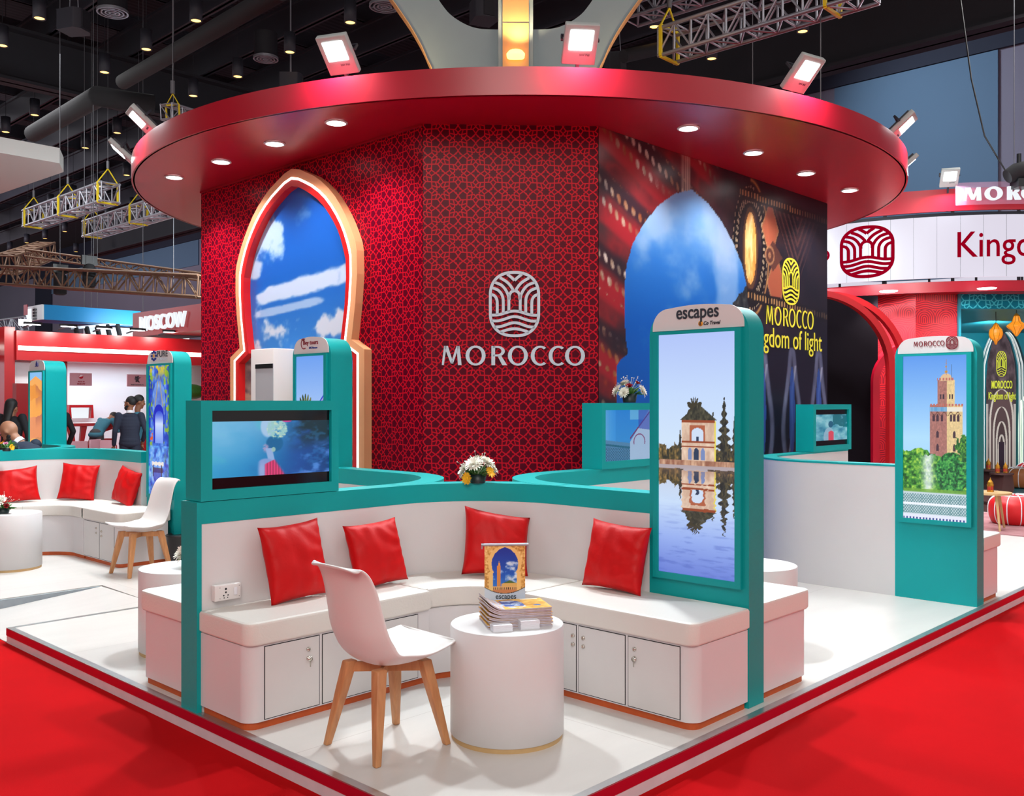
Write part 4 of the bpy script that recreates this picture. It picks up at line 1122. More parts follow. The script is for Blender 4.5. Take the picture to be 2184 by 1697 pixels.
def pic_blue_alley(u, v):
    n_ = fbm(u * 9, v * 18)
    img = grad(n_, [(.2, (20, 40, 170)), (.5, (60, 110, 220)), (.8, (150, 190, 240))])
    img = put(img, ss(.12, .0, u) + ss(.84, 1, u), (16, 30, 160))
    img = put(img, ss(.85, 1, v) * ss(.45, .6, fbm(u * 10, v * 20)), (226, 200, 40))
    ap = (np.abs(u - .5) < .28 * (1 - ss(.78, .95, v))) & (v > .62); img = put(img, ap * .5, (150, 180, 226))
    for a, b_ in ((.45, -.4), (.52, .45)): img = put(img, (np.abs(u - a - b_ * (.9 - v) * 1.6) < .018) * (v > .68) * (v < .88), (176, 160, 110))
    dr = (np.abs(u - .48) < .24) & (v > .4) & (v < .62 + .08 * np.sqrt(np.clip(1 - ((u - .48) / .24) ** 2, 0, 1))); img = put(img, dr.astype(float), (24, 40, 190))
    d2 = (np.abs(u - .5) < .19) & (v > .4) & (v < .6 + .05 * np.sqrt(np.clip(1 - ((u - .5) / .19) ** 2, 0, 1))); img = put(img, d2.astype(float), grad(v, [(.4, (120, 150, 240)), (.55, (206, 222, 255)), (.65, (40, 70, 210))]))
    pl = ss(.56, .66, fbm(u * 14 + 3, v * 30)) * ((u < .2) | (u > .72)); img = put(img, pl * .85, (150, 190, 30))
    img = put(img, ss(.55, .62, fbm(u * 12, v * 30 + 4)) * (np.hypot(u - .1, (v - .42) * 2) < .14), (230, 90, 30))
    fl = v < .38; img = put(img, fl * .8, grad(fbm(u * 10, v * 26), [(.2, (20, 50, 180)), (.5, (90, 160, 240)), (.8, (190, 226, 255))]))
    tb = (np.abs(v - .24) < .014 + .004 * np.sin(u * 40)) & (np.abs(u - .44) < .28); img = put(img, tb.astype(float), (232, 226, 220))
    for a in (.22, .62): img = put(img, (np.abs(u - a) < .02) & (v > .14) & (v < .23), (40, 24, 60))
    img = put(img, ((np.abs(u - .44) < .24) & (v > .17) & (v < .21)).astype(float) * .7, (40, 26, 50))
    img = put(img, (np.hypot(u - .42, (v - .145) * 3.5) < .2) * .5, (10, 30, 150))
    return img
def pic_villa(u, v):
    img = grad(v, [(.4, (206, 226, 250)), (1, (110, 160, 240))])
    img = put(img, (v < .66 + .28 * (u - .6)) * (u > .6), (20, 40, 200)); img = put(img, (v < .56 + .26 * (u - .6)) * (v > .5 + .1 * (u - .6)) * (u > .62), (236, 150, 40))
    img = put(img, (np.abs(v - .64 - .28 * (u - .6)) < .008) * (u > .6), (160, 160, 220)); img = put(img, rect(u, v, .78, .82, .42, .6), (30, 40, 90))
    th = np.arctan2(v - .62, (u - .33) * .4); rr = np.hypot((u - .33) * .4, v - .62)
    pm = (rr < .1 + .05 * np.abs(np.sin(th * 11))) & (v > .52) ; img = put(img, pm.astype(float), grad(fbm(u * 40, v * 60), [(.3, (40, 60, 30)), (.8, (150, 150, 80))]))
    img = put(img, (v < .56) * (u < .62), grad(fbm(u * 22, v * 50), [(.3, (30, 40, 40)), (.6, (120, 120, 110)), (.9, (220, 220, 230))]))
    img = put(img, rect(u, v, .02, .1, .5, .7) * .6, (90, 110, 180)); img = put(img, v < .4, (60, 70, 80))
    return img
def pic_dunes(u, v):
    img = grad(v, [(0, (246, 190, 90)), (1, (246, 170, 90))])
    for k_, (b0, sh) in enumerate(((.9, (236, 150, 60)), (.72, (250, 170, 80)), (.55, (236, 150, 100)), (.36, (252, 186, 96)), (.2, (250, 176, 90)))):
        rid = b0 + .1 * (fbm(u * 1.6 + k_ * 3, u * 0 + k_) - .5) + (.1 * np.abs(u - .4) * (-1) if k_ == 0 else .05 * u)
        m_ = v < rid; img = put(img, m_.astype(float), sh)
        img = put(img, m_ * ss(.12, .0, rid - v) * (u > .45) * .5, (170, 96, 84))
    sky = v > .985 - .1 * np.abs(u - .45) - .02; img = put(img, sky.astype(float), (130, 190, 240))
    img = put(img, (v < .12 + .12 * (1 - np.abs(u - .7))) * (u < .95) * (v < .2) * .9, (84, 70, 100)); img = put(img, (v < .2) * (u > .65 + (v - .1)) * .9, (250, 190, 80))
    return img
def s_escapes(F, t):
    b = MB(F); b.text('escapes', -.125, 1.972, .26, .072, .007, .01, bold=.012); b.build('sign_lettering', M['printdark'], t)
    b = MB(F); b.text('Co Travel', .045, 1.956, .1, .02, .007, .01, bold=.006, shear=.25); b.text('&', .019, 1.957, .013, .016, .0085, .011); b.build('sign_lettering', M['printdark'], t)
    MB(F).lathe([(0, 0), (.014, 0), (.014, .002), (0, .002)], 20, Matrix.Translation((.026, 1.965, .0065)), cap=False).build('sign_mark', M['printorange'], t)
def s_morocco(F, t):
    b = MB(F); moro(b, -.16, 1.99, .235, .04, .007, .01, bold=.85); emblem(b, .13, 2.01, .085, .1, .007, .01, lite=True); b.build('sign_lettering', M['printpurple'], t)
def s_bey(F, t):
    b = MB(F); b.text('Bey tours', -.1, 1.995, .2, .045, .007, .01, bold=.008)
    for a in (60, 80, 100, 125): b.stroke([(-.1 + .02 * math.cos(R(a)), 2.03 + .01 * math.sin(R(a))), (-.1 + .045 * math.cos(R(a)), 2.03 + .03 * math.sin(R(a)))], .004, .007, .01)
    b.stroke(arcp(-.09, 2.015, .04, 100, 300), .006, .007, .01)
    b.build('sign_lettering', M['printpurple'], t)
    MB(F).text('DMC Morocco', -.02, 1.972, .11, .016, .007, .01).build('sign_lettering', M['printblue'], t)
def s_pure(F, t):
    MB(F).text('PURE', -.05, 2.0, .22, .06, .007, .01).build('sign_lettering', M['printdark'], t)
    MB(F).text('MOROCCO', -.04, 1.97, .2, .02, .007, .01).build('sign_lettering', M['greylight'], t)
    b = MB(F)
    for i in range(8):
        a = i * PI / 4; b.prism([( -.12 + .045 * math.cos(a) + .022 * math.cos(q) * 1.0, 2.015 + .042 * math.sin(a) + .012 * math.sin(q)) for q in np.linspace(0, 2 * PI, 9)[:-1]], .007, .01)
    b.build('sign_mark', M['printblue'], t)
    MB(F).prism([(-.12 + .014 * math.cos(q), 2.015 + .014 * math.sin(q)) for q in np.linspace(0, 2 * PI, 13)[:-1]], .007, .011).build('sign_mark', M['printorange'], t)
def s_drop(F, t):
    b = MB(F); b.prism([(0, 2.055), (.03, 2.02), (.028, 2.0), (0, 1.99), (-.03, 2.0), (-.028, 2.02)], .007, .01); b.prism([(-.05, 1.985), (.05, 1.985), (.08, 2.04), (.05, 1.995), (-.05, 1.995)], .007, .01)
    b.build('sign_mark', M['printblue'], t)
tower(1.97, .08, .69, .15, 'teal display tower showing a lakeside pavilion, its header reading escapes', pic_lake, s_escapes)
tower(5.3, .046, .666, .15, 'teal display tower showing a tall minaret above a fountain', pic_minaret, s_morocco)
tower(1.995, 3.68, 4.2, .2, 'teal display tower with a palm and blue villa picture, header reading Bey tours', pic_villa, s_bey)
tower(2.08, 6.36, 6.94, .18, 'teal display tower with a blue painted alley picture, header reading PURE', pic_blue_alley, s_pure)
tower(2.05, 9.5, 10.04, .24, 'teal display tower with orange sand dunes, farthest at the left', pic_dunes, s_drop)

# ================================================================ screen boxes on the caps
def screenbox(x0, x1, y0, y1, z1, sx0, sx1, lab, pic):
    t = thing('screen_box', lab, 'monitor', ((x0 + x1) / 2, (y0 + y1) / 2, 1.052), 0, 'teal boxed monitors on the partitions')
    F = FY(x0, y0, 0); w = x1 - x0
    a0, a1, c0, c1 = sx0 - x0, sx1 - x0, 1.108, z1 - .052
    b = MB(F)
    b.box(0, 1.053, -.035, a0, z1, 0).box(a1, 1.053, -.035, w, z1, 0).box(a0, 1.053, -.035, a1, c0, 0).box(a0, c1, -.035, a1, z1, 0)
    b.box(0, 1.053, -(y1 - y0), w, z1, -.035)
    b.build('casing', M['teal'], t, local=False)
    o = MB(F).box(a0, c0, -.034, a1, c1, -.022).build('monitor_glass', M['glass'], t, local=False)
    hh = c1 - c0
    p_ = picture('screen', frame((x0 + a0 + .002, y0 + .0205, c0 + (hh * .14 if pic[1] else 0)), (1, 0, 0), (0, -1, 0)), a1 - a0 - .004, hh * (.72 if pic[1] else 1), 220, 120, pic[0], M['screen'], t)
    p_.matrix_parent_inverse = Matrix.Translation(t.location).inverted()
    return t
def pic_figure(u, v):
    n_ = fbm(u * 4.5, v * 3.2); m2 = fbm(u * 9 + 4, v * 7)
    img = grad(u + .25 * (n_ - .5), [(0, (40, 150, 200)), (.25, (20, 130, 190)), (.5, (0, 100, 165)), (.75, (8, 74, 150)), (1, (6, 60, 120))])
    img = put(img, ss(.8, .1, np.hypot(u - .12, (v - .95) * .8)) * (.35 + .5 * n_), (160, 205, 236))
    img = put(img, ss(.5, .72, n_) * (u < .45) * .5, (70, 180, 200))
    img = put(img, ss(.3, .75, fbm(u * 6 + 9, v * 5 + 2) + .35 * ss(.55, .95, v) * ss(.6, .85, u)) * ss(.58, .72, u) * ss(.35, .8, v), (4, 44, 56))
    img = put(img, ss(.5, .75, m2) * ss(.62, .8, u) * ss(.75, .3, v) * .75, (96, 140, 224))
    img = put(img, ss(.55, .8, fbm(u * 16, v * 12)) * ss(.25, .6, u) * .3, (60, 150, 220))
    def soft(d, r, e): return ss(r + e, r - e, d)
    # pale head crowned with flowers turned into blue, a bare shoulder and a red dress
    img = put(img, soft(np.hypot((u - .46) * 3.2, (v - .9) * 1.0), .2, .03) * .9, (168, 196, 228))
    img = put(img, soft(np.hypot((u - .515) * 2.1, (v - .58)), .15, .02), (0, 96, 148))
    d = np.hypot((u - .535) * 2.0, (v - .86) * .95); fl = soft(d + .05 * fbm(u * 40, v * 26), .2, .02); img = put(img, fl * ss(.2, .5, fbm(u * 46, v * 26)), (148, 196, 196)); img = put(img, fl * ss(.55, .75, fbm(u * 60 + 5, v * 34)), (196, 214, 190))
    img = put(img, soft(np.hypot((u - .44) * 3, (v - .5)), .075, .03) * .8 * ss(.3, .5, fbm(u * 60, v * 40)), (176, 150, 190))
    xs = .47 + .1 * (.45 - v); img = put(img, soft(np.abs(u - xs), .028, .006) * (v > .2) * (v < .5), (140, 170, 216))
    sh = soft(np.hypot((u - .44) * 2.7, (v - .0)), .31, .02) * (v < .36); img = put(img, sh * ss(.36, .4, u), (126, 152, 206)); img = put(img, soft(np.hypot((u - .41) * 4, (v - .1)), .12, .08) * .5, (160, 176, 220))
    dr = ss(.3, .27, v + 1.5 * np.abs(u - .52) ** 1.2) * ss(.425, .44, u) * ss(.6, .56, u + .3 * v - .02); img = put(img, dr, np.array((196, 54, 104))[None, None, :] * (.85 + .3 * ss(-1, 1, np.sin(u * 260)))[..., None])
    img = put(img, soft(np.hypot((u - .505) * 2.6, (v - .47)), .045, .01) * .9, (160, 190, 180))
    img = put(img, soft(np.hypot((u - .62) * 1, (v - 1.0) * 1.4), .04, .01), (190, 60, 140))
    return img
def pic_courtyard(u, v):
    img = grad(v, [(0, (40, 100, 150)), (.4, (40, 130, 200)), (1, (30, 120, 200))])
    img = put(img, ss(.22, .02, u) * (v > .35) * .5, (120, 180, 220)); img = put(img, (u < .2) * (u > .1) * (v > .3) * .4, (60, 150, 220))
    x_ = u * 1.9
    wl = v < .42 - .1 * x_; img = put(img, wl.astype(float), (70, 120, 160)); img = put(img, (np.abs(v - .33 + .1 * x_) < .02).astype(float), (20, 90, 120))
    img = put(img, (v < .28 - .06 * x_) * ((np.sin(u * 160) * np.sin(v * 110)) > .1) * .8, (16, 70, 100))
    bw = (u > .45) & (v < .35 + (u - .45) * 1.9) ; img = put(img, bw.astype(float), (150, 176, 206)); img = put(img, (u > .45) * (v > .8 - 0 * u) * .5, (140, 196, 216))
    img = put(img, (np.abs(v - .42 - (u - .45) * 1.5) < .02) * (u > .45), (110, 40, 90)); img = put(img, (u > .6) * (v > .55 + .2 * (1 - u)) * .6, (40, 60, 160))
    aa = (np.abs(np.hypot((u - .62) * 1.6, (v - .35)) - .16) < .012) & (v > .3); img = put(img, aa.astype(float), (120, 60, 110))
    return img
def pic_figure2(u, v):
    n_ = fbm(u * 5, v * 5)
    img = grad(n_, [(.2, (40, 120, 150)), (.6, (110, 176, 190)), (.9, (170, 206, 216))])
    img = put(img, (u > .55) * (v > .45 + .3 * fbm(u * 6, v * 5) - .3 * (u - .55)) * .9, (0, 96, 110))
    img = put(img, ss(.5, .8, fbm(u * 12, v * 9)) * (u > .55) * .5, (170, 190, 220))
    img = put(img, (np.hypot((u - .49) * 1.8, v - .62) < .13).astype(float), (20, 90, 120))
    img = put(img, ((np.hypot((u - .44) * 2.4, v - .1) < .4) & (v < .5)) * .8, (150, 176, 196))
    img = put(img, (u > .42) & (u < .58) & (v < .38 - .8 * np.abs(u - .5)), (206, 70, 90))
    return img
screenbox(.03, .868, 2.035, 2.19, 1.56, .092, .82, 'teal boxed monitor with a blue dreamlike film still, above the front bench', (pic_figure, True))
screenbox(3.226, 4.06, 2.01, 2.2, 1.545, 3.27, 4.0, 'teal boxed monitor with a blue courtyard image, under the flowers behind the lake tower', (pic_courtyard, False))
screenbox(6.633, 7.51, 2.01, 2.2, 1.53, 6.69, 7.45, 'small teal boxed monitor on the right partition before the arches', (pic_figure2, True))

# ================================================================ benches
def rounded(x0, y0, x1, y1, r, which, n=6):
    """rectangle with some corners rounded; which: set of 'll','lr','ur','ul'"""
    P = []
    for key, cx, cy, a in (('ll', x0, y0, 180), ('lr', x1, y0, 270), ('ur', x1, y1, 0), ('ul', x0, y1, 90)):
        if key in which:
            ccx = cx + (r if 'l' == key[1] else -r); ccy = cy + (r if 'l' == key[0] else -r)
            P += [(ccx + r * math.cos(R(a + 90 * i / n)), ccy + r * math.sin(R(a + 90 * i / n))) for i in range(n + 1)]
        else: P.append((cx, cy))
    return P
def grow(P, d):
    """offset a convex-ish polygon outwards"""
    n = len(P); out = []
    A = sum(P[i][0] * P[(i + 1) % n][1] - P[(i + 1) % n][0] * P[i][1] for i in range(n)); s_ = 1 if A > 0 else -1
    for i in range(n):
        a, b, c = P[i - 1], P[i], P[(i + 1) % n]
        n1 = Vector((b[1] - a[1], a[0] - b[0])).normalized() * s_; n2 = Vector((c[1] - b[1], b[0] - c[0])).normalized() * s_
        m_ = n1 + n2; l = m_.length
        if l < .2: out.append((b[0] + n1.x * d, b[1] + n1.y * d)); continue
        m_ = m_ / l; k = d / max(.5, m_.dot(n1)); out.append((b[0] + m_.x * k, b[1] + m_.y * k))
    return out
def cushion(P, z0, z1, name, par):
    g = P; rr = .016
    b = MB(); n = len(g)
    lay = [(0.0, z0 + .012), (.0, z1 - rr)]
    rings = [grow(g, -.01)] + [g, g] + [grow(g, -rr * .3), grow(g, -rr)]
    zs = [z0, z0 + .012, z1 - rr, z1 - rr * .3, z1]
    v = []; f = []
    for r_, z in zip(rings, zs): v += [(x, y, z) for x, y in r_]
    for i in range(len(rings) - 1):
        for k in range(n): f.append((i * n + k, i * n + (k + 1) % n, (i + 1) * n + (k + 1) % n, (i + 1) * n + k))
    b.add(v, f, True)
    top = rings[-1]
    tr = tessellate_polygon([[Vector((x, y, 0)) for x, y in top]])
    ft = []
    for t in tr:
        ar = (top[t[1]][0] - top[t[0]][0]) * (top[t[2]][1] - top[t[0]][1]) - (top[t[2]][0] - top[t[0]][0]) * (top[t[1]][1] - top[t[0]][1])
        ft.append(t if ar > 0 else (t[0], t[2], t[1]))
    b.add([(x, y, z1) for x, y in top], ft, True)
    A = sum(g[i][0] * g[(i + 1) % n][1] - g[(i + 1) % n][0] * g[i][1] for i in range(n))
    return b.build(name, M['leather'], par, local=False, wn=True)
def ccw(P):
    n = len(P); A = sum(P[i][0] * P[(i + 1) % n][1] - P[(i + 1) % n][0] * P[i][1] for i in range(n))
    return P if A > 0 else P[::-1]
def bench(P, lab, CP=None, loc=None):
    P = ccw(P)
    c = loc or (sum(p[0] for p in P) / len(P), sum(p[1] for p in P) / len(P))
    t = thing('storage_bench', lab, 'bench', (c[0], c[1], 0), 0, 'white upholstered storage benches')
    MB().prism(P, .036, .4).build('base', M['bench'], t, local=False, wn=True)
    MB().prism(grow(P, -.012), 0, .036).build('toe_kick', M['orange'], t, local=False)
    cushion(ccw(CP or grow(P, .016)), .402, .512, 'seat_cushion', t)
    return t
def doors(t, F, spans, keys, z0=.036 + .01, z1=.388):
    """F: frame on the bench front, spans in u; keys: (u, has_key)"""
    for i, (a, b_) in enumerate(spans):
        g = MB(F); w_ = .004
        g.box(a - w_, z0 - w_, 0, b_ + w_, z1 + w_, .0012); g.build('door_gap', M['matteblack'], t, local=False)
        d = MB(F).box(a, z0, 0, b_, z1, .003).build('cupboard_door', M['door'], t, local=False)
        if keys[i] is None: continue
        u, dz, hk = keys[i]
        for zz, kk in ((z1 - .055 + dz, False), (z1 - .1 + dz, hk)):
            Mc = F @ Matrix.Translation((u, zz, 0))
            lk = MB(Mc).lathe([(0, .003), (.011, .003), (.011, .009), (.008, .012), (.0, .012)], 16, cap=False)
            if not kk: lk.box(-.002, -.007, .01, .002, .007, .016)
            o = lk.build('door_lock', M['chrome'], d); o.matrix_parent_inverse = (Matrix.Translation(t.location)).inverted()
            if kk:
                o = MB(Mc).lathe([(0, .014), (.013, .014), (.013, .018), (0, .018)], 14, Matrix.Translation((.004, -.003, 0)), cap=False).box(.001, -.04, .0155, .007, -.01, .0175).build('key', M['chrome'], d)
                o.matrix_parent_inverse = (Matrix.Translation(t.location)).inverted()
i1 = bench(rounded(.03, 1.6, 1.16, 2.036, .07, {'ll'}), 'long straight white bench with cupboard doors left of the white chair', CP=rounded(.022, 1.582, 1.158, 2.036, .06, {'ll'}))
doors(i1, FY(.0, 1.6, 0), [(.124, .431), (.453, .765), (.772, 1.076)], [(.366, 0, True), None, None])
i2 = bench([(1.162, 1.62)] + arcp(1.15, 1.25, .36, 88, 8, 10) + [(1.505, 1.178), (1.966, 1.178), (1.966, 1.39)] + arcp(1.32, 1.39, .646, 4, 90, 12) + [(1.162, 2.036)],
           'curved corner bench section joining the two front benches', CP=[(1.166, 1.632)] + arcp(1.15, 1.25, .372, 88, 8, 10) + [(1.515, 1.182), (1.966, 1.182), (1.966, 1.39)] + arcp(1.32, 1.39, .646, 4, 90, 12) + [(1.166, 2.036)])
for o in COL.objects:
    pass
i3 = bench(rounded(1.48, .085, 1.966, 1.17, .07, {'ll'}), 'straight white bench with cupboard doors under the lake picture tower', CP=rounded(1.462, .075, 1.966, 1.172, .06, {'ll'}))
FR = FX(1.48, 1.18, 0)
doors(i3, FR, [(1.18 - 1.1, 1.18 - .806), (1.18 - .787, 1.18 - .491), (1.18 - .468, 1.18 - .168)], [(1.18 - .825, -.0, False), (1.18 - .755, 0, False), (1.18 - .43, 0, True)])
bench(rounded(.07, 2.2, 1.3, 2.76, .05, {'ul'}), 'white bench behind the left teal post, its end facing the aisle', CP=rounded(.055, 2.195, 1.3, 2.78, .05, {'ul'}))
bench(rounded(2.14, .1, 2.645, 1.2, .05, {'lr'}), 'white bench behind the lake picture tower, its end facing the right aisle', CP=rounded(2.13, .085, 2.665, 1.2, .05, {'lr'}))
bench(rounded(5.47, .02 + .04, 5.87, 1.2, .05, {'lr'}), 'small white bench end behind the minaret tower', CP=rounded(5.46, .045, 5.9, 1.2, .05, {'lr'}))
j1 = bench(rounded(1.56, 6.42, 2.045, 7.2, .06, {'ll'}), 'far left bench section with two cupboard doors behind the second white chair')
doors(j1, FX(1.56, 7.2, 0), [(.02, .36), (.375, .69)], [(.3, 0, False), (.42, -.02, False)])
j2 = bench([(1.56, 7.21), (1.56, 7.36)] + arcp(1.2, 7.4, .37, 0, 82, 9)[1:] + [(1.2, 7.78), (1.2, 2.03 + D2), (1.38, 2.03 + D2)] + arcp(1.38, 1.39 + D2, .64, 90, 2, 10)[1:] + [(2.02, 7.21)],
           'curved far left bench section under the middle red cushion')
bench(rounded(.1, 7.8, 1.19, 2.03 + D2, .05, {'ll'}), 'far left bench section under the leftmost red cushion')
bench(rounded(.12, 2.2 + D2, 1.9, 2.7 + D2, .05, {'ul'}), 'bench behind the far left partition where the bald man sits')

# ================================================================ round tables
def rtable(x, y, lab):
    t = thing('round_table', lab, 'table', (x, y, 0), 0, 'white drum tables')
    MB().lathe([(.262, .022), (.265, .024), (.265, .515), (.262, .52)], 72).build('drum', M['white'], t)
    MB().lathe([(.259, 0), (.259, .022)], 72).build('base_ring', M['woodlt'], t)
    return t
rtable(.865, .715, 'white drum table with magazines and a small banner on it')
rtable(.87, 7.16, 'white drum table cut by the left edge of the photo, flowers on it')
rtable(.56, 3.24, 'white drum table half hidden behind the left teal post, flowers on it')
rtable(3.11, .69, 'white drum table half hidden behind the lake picture tower')
rtable(6.3, .8, 'white drum table glimpsed behind the minaret tower')
tag(MB().lathe([(.11, 0), (.13, .26), (.14, .27), (.13, .28), (.1, .27)], 24).build('waste_bin', M['black']), 'black waste bin behind the left teal post and flowers', 'bin').location = pz(385, 1200, 0)

# ================================================================ chairs
def chair(x, y, rz, lab):
    t = thing('shell_chair', lab, 'chair', (x, y, 0), rz, 'white shell chairs')
    prof = catmull([(.26, .46), (.235, .446), (.17, .418), (.05, .386), (-.07, .386), (-.15, .422), (-.205, .51), (-.23, .62), (-.252, .74), (-.268, .805), (-.292, .84), (-.305, .842)], 4)
    npf = len(prof); nc = 18; v = []; f = []
    for i, (x_, z_) in enumerate(prof):
        s_ = i / (npf - 1)
        hw = np.interp(s_, [0, .06, .25, .45, .6, .75, .9, .96, 1], [.17, .205, .235, .235, .215, .198, .186, .176, .16])
        bowl = np.interp(s_, [0, .15, .35, .5, .7, .9, 1], [.01, .03, .075, .085, .05, .02, .01])
        side = np.interp(s_, [0, .35, .5, .7, 1], [0, 0, .6, 1, 1])
        for k in range(nc + 1):
            q = -1 + 2 * k / nc; e = abs(q) ** 2.4
            dy = hw * q
            v.append((x_ + bowl * e * side * 1.05 - .02 * e * (s_ < .06), dy, z_ + bowl * e * (1 - side * .75) + (.0 if s_ < .93 else -.014 * e)))
    for i in range(npf - 1):
        for k in range(nc):
            a = i * (nc + 1) + k; f.append((a, a + 1, a + nc + 2, a + nc + 1))
    b = MB(); b.add(v, f, True)
    sh = b.build('seat_shell', M['plastic'], t, solid=.012, subsurf=1)
    for sx in (1, -1):
        for sy in (1, -1):
            top = Vector((.125 * sx + .0, .11 * sy, .385)); ft = Vector((.195 * sx, .188 * sy, 0))
            l_ = MB(); d = (ft - top).normalized()
            P4 = []
            for p_, w_ in ((top, .026), (top.lerp(ft, .35), .0235), (ft, .015)):
                for a, c in ((-1, -1), (1, -1), (1, 1), (-1, 1)): P4.append((p_.x + a * w_, p_.y + c * w_, p_.z))
            fs = [(3, 2, 1, 0), (8, 9, 10, 11)]
            for i in range(2):
                for k in range(4): fs.append((i * 4 + k, i * 4 + (k + 1) % 4, (i + 1) * 4 + (k + 1) % 4, (i + 1) * 4 + k))
            l_.add(P4, fs); l_.build('leg', M['wood'], t, bevel=.006, seg=3)
    for sg in (1, -1):
        MB().add([(-.12, -.105 * sg - .012, .335), (.12, .105 * sg - .012, .335), (.12, .105 * sg + .012, .335), (-.12, -.105 * sg + .012, .335), (-.12, -.105 * sg - .012, .378), (.12, .105 * sg - .012, .378), (.12, .105 * sg + .012, .378), (-.12, -.105 * sg + .012, .378)],
                 [(0, 3, 2, 1), (4, 5, 6, 7), (0, 1, 5, 4), (1, 2, 6, 5), (2, 3, 7, 6), (3, 0, 4, 7)]).build('cross_rail', M['wood'], t)
    b = MB(); rl = [(.118, .1), (-.118, .1), (-.118, -.1), (.118, -.1)]
    for i in range(4):
        a, c = rl[i], rl[(i + 1) % 4]; b.stroke([a, c], .02, .335, .378)
    pass
    return t
chair(.392, 1.015, R(-2), 'white shell chair with wooden legs in the foreground beside the drum table')
chair(1.595, 6.03, R(180), 'white shell chair with wooden legs further back beside the blue alley tower')

# ================================================================ red cushions
def pillow(P, yaw, lean, roll, lab, w=.4, h=.4, seed=1, pin=1.0):
    rs = random.Random(seed); n = 26; v = []; f = []
    c = [rs.uniform(-.03, .045) for _ in range(4)]
    for sgn in (1, -1):
        for i in range(n + 1):
            for j in range(n + 1):
                a = -1 + 2 * i / n; b_ = -1 + 2 * j / n
                ex = 1 - .075 * pin * (1 - abs(b_) ** 2.6); ez = 1 - .075 * pin * (1 - abs(a) ** 2.6)
                x = a * w / 2 * ex; z = b_ * h / 2 * ez
                cc = c[0] * (1 + a) * (1 + b_) / 4 + c[1] * (1 - a) * (1 + b_) / 4
                z += cc; 
                t_ = (max(0, (1 - abs(a) ** 2.6) * (1 - abs(b_) ** 2.6))) ** .45
                wr = .5 * math.sin(9 * a + 5 * b_ + seed) * math.sin(3 * b_ - 4 * a + seed * 2) + .5 * math.sin(17 * a * b_ + 4 * b_ + seed * 3)
                fold = .006 * wr * t_ ** .5 + .006 * math.exp(-((a - .25 * math.sin(seed)) * 6) ** 2)
                y = sgn * (.068 * t_ + fold)
                v.append((x, y, z + h / 2))
    m_ = (n + 1) ** 2
    for s_ in range(2):
        for i in range(n):
            for j in range(n):
                a = s_ * m_ + i * (n + 1) + j; q = (a, a + 1, a + n + 2, a + n + 1)
                f.append(q if s_ == 0 else q[::-1])
    t = MB(); t.add(v, f, True)
    o = t.build('red_cushion', M['redcloth'], None, weld=True)
    tag(o, lab, 'cushion', 'red cushions on the benches')
    o.matrix_world = Matrix.Translation(P) @ Matrix.Rotation(yaw, 4, 'Z') @ Matrix.Rotation(lean, 4, 'X') @ Matrix.Rotation(roll, 4, 'Y')
    return o
LN = R(-14)
pillow((.515, 1.87, .515), 0, LN, R(-3), 'red cushion leaning on the partition nearest the left end of the front bench', .375, .37, 2)
pillow((1.045, 1.86, .515), R(-4), LN, R(-5), 'red cushion second from the left on the front bench, partly behind the chair', .36, .35, 5)
pillow((1.7, 1.62, .515), R(-43), LN, R(3), 'red cushion in the curved corner behind the small banner', .4, .37, 8)
pillow((1.82, .845, .515), R(-88), LN, R(2), 'red cushion leaning beside the lake picture tower', .4, .37, 11)
pillow((1.27, 8.13, .515), R(-18), LN, R(-5), 'red cushion cut by the left edge of the photo on the far left bench', .42, .38, 4)
pillow((1.77, 7.94, .515), R(-46), LN, R(4), 'red cushion in the middle of the far left bench', .4, .36, 6)
pillow((1.93, 7.2, .515), R(-86), LN, R(10), 'red cushion beside the blue alley tower on the far left bench', .42, .37, 9)

# ================================================================ power socket
t = thing('power_socket', 'white socket box with switch on the partition above the front bench', 'socket', (.16, 2.036, .548))
F = FY(0, 0, 0)
MB(F).box(-.073, 0, 0, .073, .08, .035).build('socket_box', M['plastic'], t, bevel=.004)
k = MB(F)
for u, v_, r_ in ((-.012, .058, .006), (-.012, .041, .005), (-.024, .026, .004), (0, .026, .004), (-.022, .014, .003), (-.002, .014, .003), (-.045, .067, .002), (-.045, .013, .002), (.063, .067, .002), (.063, .013, .002)):
    k.lathe([(0, .0005), (r_, .0005)], 12, Matrix.Translation((u, v_, .0352)), cap=False)
k.build('socket_hole', M['black'], t)
MB(F).box(.032, .022, .035, .05, .06, .041).build('switch', M['paper'], t, bevel=.002)

